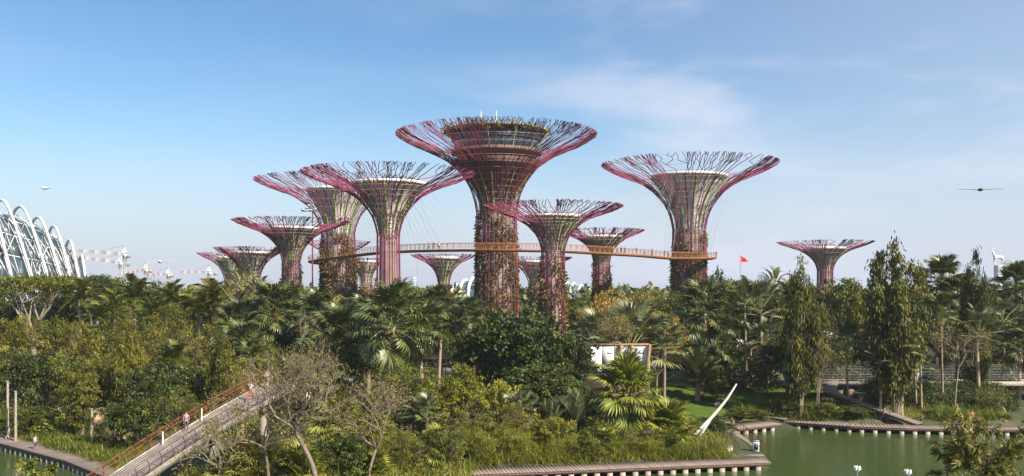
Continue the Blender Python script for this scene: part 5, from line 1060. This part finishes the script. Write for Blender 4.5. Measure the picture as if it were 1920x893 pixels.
# bare trees
def bare(px, ybase, D, ytop, wpx, label, seed, lean=(0, 0), base=None, depth=6, r0=.13, leafy=.5, mat='twig', spread=.62):
    R = rngf(seed); x = (px - 960) / F * D; zb = G(x, D) - .1 if base is None else base; h = W(0, ytop, D).z - zb; root = thing('bare_tree', label, 'tree', (x, D, zb), 0, 'leafless trees'); L = h
    fork = max(.3, (W(0, ybase, D).z - zb)); tips = []
    def grow(m, p, d, ln, r, k):
        n = 4; P = [p]; q = p.copy(); dd = d.copy()
        for i in range(n): dd = unit((dd + R.normal(0, .16, 3) + [0, 0, .05])[None])[0]; q = q + dd * ln / n; P.append(q.copy())
        m.tube(P, np.linspace(r, r * .68, n + 1), 6 if k < 2 else 4, False, R.uniform(.2, .9))
        if k >= depth: tips.append(q); return
        for c in range(2 if R.random() < .6 else 3):
            a = R.normal(0, spread, 3); a[2] *= .75; nd = unit((dd + a)[None])[0]; grow(m, q if c < 2 else P[2], nd, ln * R.uniform(.62, .88), r * R.uniform(.58, .72), k + 1)
    top = np.array([lean[0], lean[1], fork]); m = MB(); Q = catmull([(0, 0, 0), (lean[0] * .3, lean[1] * .3, fork * .5), top], 4); m.tube(Q, np.linspace(r0 * 1.3, r0, len(Q)), 8); link('trunk', m.mesh('trunk', M[mat], True), root)
    ws = wpx / F * D / 2
    for i in range(5):
        a = i * 1.2566 + R.uniform(-.3, .3); d = unit(np.array([[math.cos(a) * ws * 1.1, math.sin(a) * ws * .7, (h - fork) * R.uniform(.5, 1.0)]]))[0]; m = MB(); grow(m, top, d, max(ws, h - fork) * .34, r0 * .72, 1); link('limb', m.mesh('limb', M[mat], True), root)
    if leafy:
        T_ = np.array(tips); n = int(len(T_) * 9 * leafy); P = T_[R.integers(0, len(T_), n)] + R.normal(0, .28, (n, 3))
        o = link('sparse_leaves', MB().leaves(P, R.normal(0, 1, (n, 3)), R.normal(0, 1, (n, 3)), R.uniform(.1, .24, n), .07, R.random(n)).mesh('sparse_leaves', M['f_bare']), root); o['kind'] = 'stuff'
    return root
bare(598, 810, 74, 655, 230, 'bare pale tree with a forking trunk at the bottom, in front of the palms', 11, (-1.9, 0), base=1, r0=.17, depth=7, leafy=.22)
bare(690, 845, 78, 700, 200, 'second leafless tree right of the big forking one', 23, (.6, .5), base=1, r0=.11, depth=6, leafy=.5)
bare(505, 840, 76, 690, 170, 'leafless tree whose twigs cross the upper end of the footbridge', 31, (-.4, 0), base=1, r0=.12, depth=6, leafy=1.2)
bare(400, 880, 68, 770, 150, 'small bare shrub beside the footbridge at the bottom', 47, (.5, 0), base=1, r0=.09, depth=5, leafy=.8)
bare(565, 640, 112, 560, 36, 'slender upright snag rising behind the bare forking tree', 53, (.1, 0), depth=3, r0=.08, leafy=.3)
bare(1790, 690, 121, 600, 90, 'pale leggy tree in front of the walkway railing', 67, (.5, 0), depth=5, r0=.11, leafy=2.5)
bare(1150, 640, 106, 590, 90, 'pale twiggy shrub beside the white building', 71, (.2, 0), depth=5, r0=.08, leafy=2)
bare(1530, 735, 119, 640, 60, 'thin bare stems in front of the first columnar tree', 73, (.2, 0), depth=5, r0=.06, leafy=1)

# overhanging foreground trees with their leaf sprays
def spray_mesh(seed, L=.30, w=.06, n=11, mat='f_mast'):
    R = rngf(seed); m = MB(); m.tube([(0, 0, 0), (.12, 0, .04), (.3, 0, .0)], [.008, .006, .003], 4, False, .9); a = R.uniform(-1.9, 1.9, n); s = R.uniform(.02, .3, n)
    D = np.stack([np.cos(a), np.sin(a), R.uniform(-.5, .5, n)], -1); m.blades(np.stack([s, 0 * s, .02 + 0 * s], -1), D, L * R.uniform(.7, 1.2, n), w, .22, R.uniform(.25, .95, n), 3); return m.mesh('leaf_spray', M[mat])
def overhang(px, ytop, D, wpx, hpx, label, n, seed, L=.36, w=.06, mat='f_over', base=2.2, cat='tree'):
    R = rngf(seed); x = (px - 960) / F * D; top = W(px, ytop, D); root = thing('leafy_sapling', label, cat, (x, D, base), 0, None); s = D / F; sp = [spray_mesh(seed + i, L, w, mat=mat) for i in range(3)]
    c = np.array([0, 0, top.z - base - hpx * s * .55]); m = MB(); m.tube([(.2, 0, 0), (.1, 0, c[2] * .6), c], [.08, .06, .035], 7); tw = []
    for i in range(n // 9):
        d = unit(R.normal(0, 1, (1, 3)))[0]; e = c + d * [wpx * s * .42, wpx * s * .35, hpx * s * .42] * R.uniform(.6, 1.1); b = c - [0, 0, R.uniform(0, .6) * hpx * s * .5]; P = catmull([b, (b + e) / 2 + [0, 0, -.08], e], 3); m.tube(P, np.linspace(.018, .006, len(P)), 4, False); tw.append((b, e))
    link('trunk', m.mesh('trunk', M['twig'], True), root)
    for i in range(n):
        b, e = tw[i % len(tw)]; u = R.uniform(.35, 1.03); p = b + (e - b) * u; d = e - b; link('leaf_spray', sp[i % 3], root, tuple(p), (R.uniform(-1.2, 1.2), R.uniform(-.9, .5), math.atan2(d[1], d[0]) + R.uniform(-1, 1)), R.uniform(.7, 1.2))
overhang(1850, 700, 40, 200, 240, 'leafy tree overhanging the lake at the lower right corner', 330, 5)
overhang(1775, 790, 42, 110, 120, 'lower branch-like sapling left of the overhanging corner tree', 70, 8)
overhang(30, 826, 36, 90, 110, 'leafy shoot poking up over the left boardwalk at the corner', 44, 12, .2, .08, 'f_mid')
overhang(88, 846, 35, 55, 80, 'second leafy shoot right of the corner one', 26, 15, .18, .08, 'f_mid')

# ------------------------------------------------------------------ uncountable growth
def blade_field(name, poly, n, hgt, mat, seed, wd=.035, bend=.25, clump=.5, spread=.5, yfn=None, zf=None):
    R = rngf(seed); poly = np.array(poly, float); lo, hi = poly.min(0), poly.max(0); pts = []
    nc = max(1, n // 14)
    while len(pts) < nc:
        p = lo + (hi - lo) * R.random(2); j = len(poly) - 1; ins = False
        for i in range(len(poly)):
            if ((poly[i][1] > p[1]) != (poly[j][1] > p[1])) and (p[0] < (poly[j][0] - poly[i][0]) * (p[1] - poly[i][1]) / (poly[j][1] - poly[i][1]) + poly[i][0]): ins = not ins
            j = i
        if ins: pts.append(p)
    pts = np.array(pts); hs = R.uniform(.6, 1.25, nc) * (1 + .3 * np.sin(pts[:, 0] * .7) * np.cos(pts[:, 1] * .9)); B = np.repeat(pts, 14, 0) + R.normal(0, clump * .35, (nc * 14, 2)); z = gz(B[:, 0], B[:, 1]) - .05; P = np.concatenate([B, z[:, None]], 1); m = MB()
    D = np.concatenate([R.normal(0, spread, (len(P), 2)), np.ones((len(P), 1))], 1); rn = np.clip(np.repeat(R.random(nc), 14) * .5 + R.random(len(P)) * .5, 0, 1)
    m.blades(P, D, hgt * np.repeat(hs, 14) * R.uniform(.6, 1.1, len(P)), wd, bend * R.uniform(.4, 1.6, len(P)), rn, 3)
    return tag(link(name, m.mesh(name, M[mat])), kind='stuff')
pen = [(-3, 88.2), (10, 90.3), (22, 92.2), (22.5, 96), (8, 96), (-4, 93)]
blade_field('tall_grass', pen, 20000, 2.1, 'f_grass', 3, .06, .3, 1.0, .4)
blade_field('tall_grass', [(-4, 93), (22.5, 95), (23, 104), (5, 108), (-8, 104)], 12000, 1.9, 'f_strap', 4, .06, .35, .9, .5)
blade_field('tall_grass', [(-30, 72), (-4, 72), (-3, 90), (-12, 94), (-26, 92)], 16000, 1.9, 'f_grass', 5, .055, .35, .9, .5)
blade_field('strap_leaf_bank', [(-66, 113), (-57.5, 104.6), (-40.5, 88.3), (-35.5, 84), (-33, 90), (-42, 99), (-56, 113), (-64, 117)], 15000, 1.25, 'f_strap', 6, .07, .42, .6, .6)
blade_field('reeds', [(40, 117.5), (47, 118.5), (45, 123), (38, 124), (32, 122), (30, 119)], 15000, 2.0, 'f_strap', 7, .07, .4, .6, .6)
blade_field('reeds', [(55, 116.6), (64, 116.6), (64, 120), (55, 121)], 4500, 1.5, 'f_strap', 8, .07, .3, .6, .5)
blade_field('shore_plants', [(48, 118), (54, 117), (58, 122), (50, 124)], 4000, 1.0, 'f_grass', 9, .07, .45, .6, .6)
blade_field('lawn_grass', [(15, 119), (24, 116.5), (33, 118), (38, 122), (44, 130), (46, 145), (24, 147), (18, 135)], 22000, .30, 'f_lawn', 10, .05, .3, .9, .9)
def leafy_mass(name, pts, n, rad, mat, seed, leaf=(.28, .16)):
    """leaves over a bumpy surface given as an (m,3) array of lump centres with radii"""
    R = rngf(seed); C = np.array(pts, float); k = R.integers(0, len(C), n); d = unit(R.normal(0, 1, (n, 3)) + [0, -.1, .45]); P = C[k, :3] + d * C[k, 3:4] * R.uniform(.8, 1.05, n)[:, None]; P = P + R.normal(0, .08, (n, 3))
    keep = P[:, 2] > gz(P[:, 0], P[:, 1]) - .1; P = P[keep]; d = d[keep]; k = k[keep]; n = len(P)
    m = MB(); m.leaves(P, d * .5 + R.normal(0, .7, (n, 3)), d + R.normal(0, .5, (n, 3)), leaf[0] * R.uniform(.6, 1.4, n), leaf[1], np.clip(R.random(len(C))[k] * .5 + R.random(n) * .5, 0, 1)); return m.mesh(name, M[mat])
def lumps(poly_x, poly_y, n, r, seed, up=0):
    R = rngf(seed); x = R.uniform(*poly_x, n); y = R.uniform(*poly_y, n); ys = np.interp(x, SHX, SHY); y = np.maximum(y, ys + 4.2); rr = R.uniform(r[0], r[1], n); return np.stack([x, y, gz(x, y) + rr * .25 + up, rr], -1)
tag(link('undergrowth', leafy_mass('undergrowth', lumps((-85, -18), (104, 165), 620, (1.0, 2.6), 1), 90000, 0, 'f_mid', 1, (.4, .2))), kind='stuff')
tag(link('undergrowth', leafy_mass('undergrowth', lumps((-22, 14), (106, 168), 260, (.9, 2.2), 2), 45000, 0, 'f_dark', 2, (.4, .2))), kind='stuff')
tag(link('undergrowth', leafy_mass('undergrowth', lumps((30, 96), (133, 172), 460, (1.2, 3.0), 3, 1.4), 75000, 0, 'f_dark', 3, (.4, .2))), kind='stuff')
tag(link('undergrowth', leafy_mass('undergrowth', np.vstack([lumps((-29, -4), (74, 100), 120, (.6, 1.4), 4), lumps((-4, 22), (94, 112), 130, (.6, 1.3), 5)]), 36000, 0, 'f_olive', 4, (.3, .14))), kind='stuff')
tag(link('far_woodland', leafy_mass('far_woodland', lumps((-170, 190), (185, 300), 760, (3, 6.5), 6, 2.5), 70000, 0, 'f_dark', 6, (1.5, 1.0))), kind='stuff')
tag(link('far_woodland', leafy_mass('far_woodland', lumps((-420, 420), (330, 560), 600, (6, 10), 7, 2), 40000, 0, 'f_mid', 7, (3.2, 2.2))), kind='stuff')
# the ivy-covered bank below the upper walkway
R_ = rngf(77); hx = R_.uniform(49.5, 68, 340); hy = R_.uniform(121.5, 127.2, 340)
hl = np.stack([hx, hy, gz(hx, hy) + (hy - 121.0) * .42, R_.uniform(.6, 1.0, 340)], -1)
hedge = thing('ivy_hedge', 'dense clipped green hedge bank below the upper walkway', 'hedge', (58, 124, G(58, 124)))
o = link('leaves', leafy_mass('hedge_leaves', hl, 46000, 0, 'f_ivy', 9, (.2, .14)), None); o.parent = hedge; o.location = tuple(-np.array(hedge.location)); o['kind'] = 'stuff'
# the brown slatted roof seen right of the centre palms
b = gp(855, 150); rt = thing('slatted_shelter', 'low shelter with brown slatted roof right of the centre palms', 'shelter', b)
for k in range(14): link('roof_slat', MB().box((0, k * .55, 3.0 + k * .17), (11, .48, .07), 0, None).mesh('roof_slat', M['slats']), rt)
for x in (-5, -1.7, 1.7, 5): link('post', MB().box((x, .3, 1.45), (.2, .2, 2.9)).mesh('post', M['dark']), rt)
link('counter', MB().box((0, 1.2, .9), (10.5, .6, 1.2)).mesh('counter', M['steel']), rt)

# ------------------------------------------------------------------ air
hm = bpy.data.materials.new('haze'); hm.use_nodes = True; hn = hm.node_tree; hn.nodes.clear(); ho = hn.nodes.new('ShaderNodeOutputMaterial'); hv = hn.nodes.new('ShaderNodeVolumePrincipled')
hv.inputs['Color'].default_value = (.86, .92, 1, 1); hv.inputs['Density'].default_value = .00013; hv.inputs['Anisotropy'].default_value = .1; hn.links.new(hv.outputs[0], ho.inputs['Volume'])
hz_me = MB().box((0, 850, 43), (2600, 1900, 92)).mesh('haze', hm); tag(link('haze', hz_me), kind='stuff')
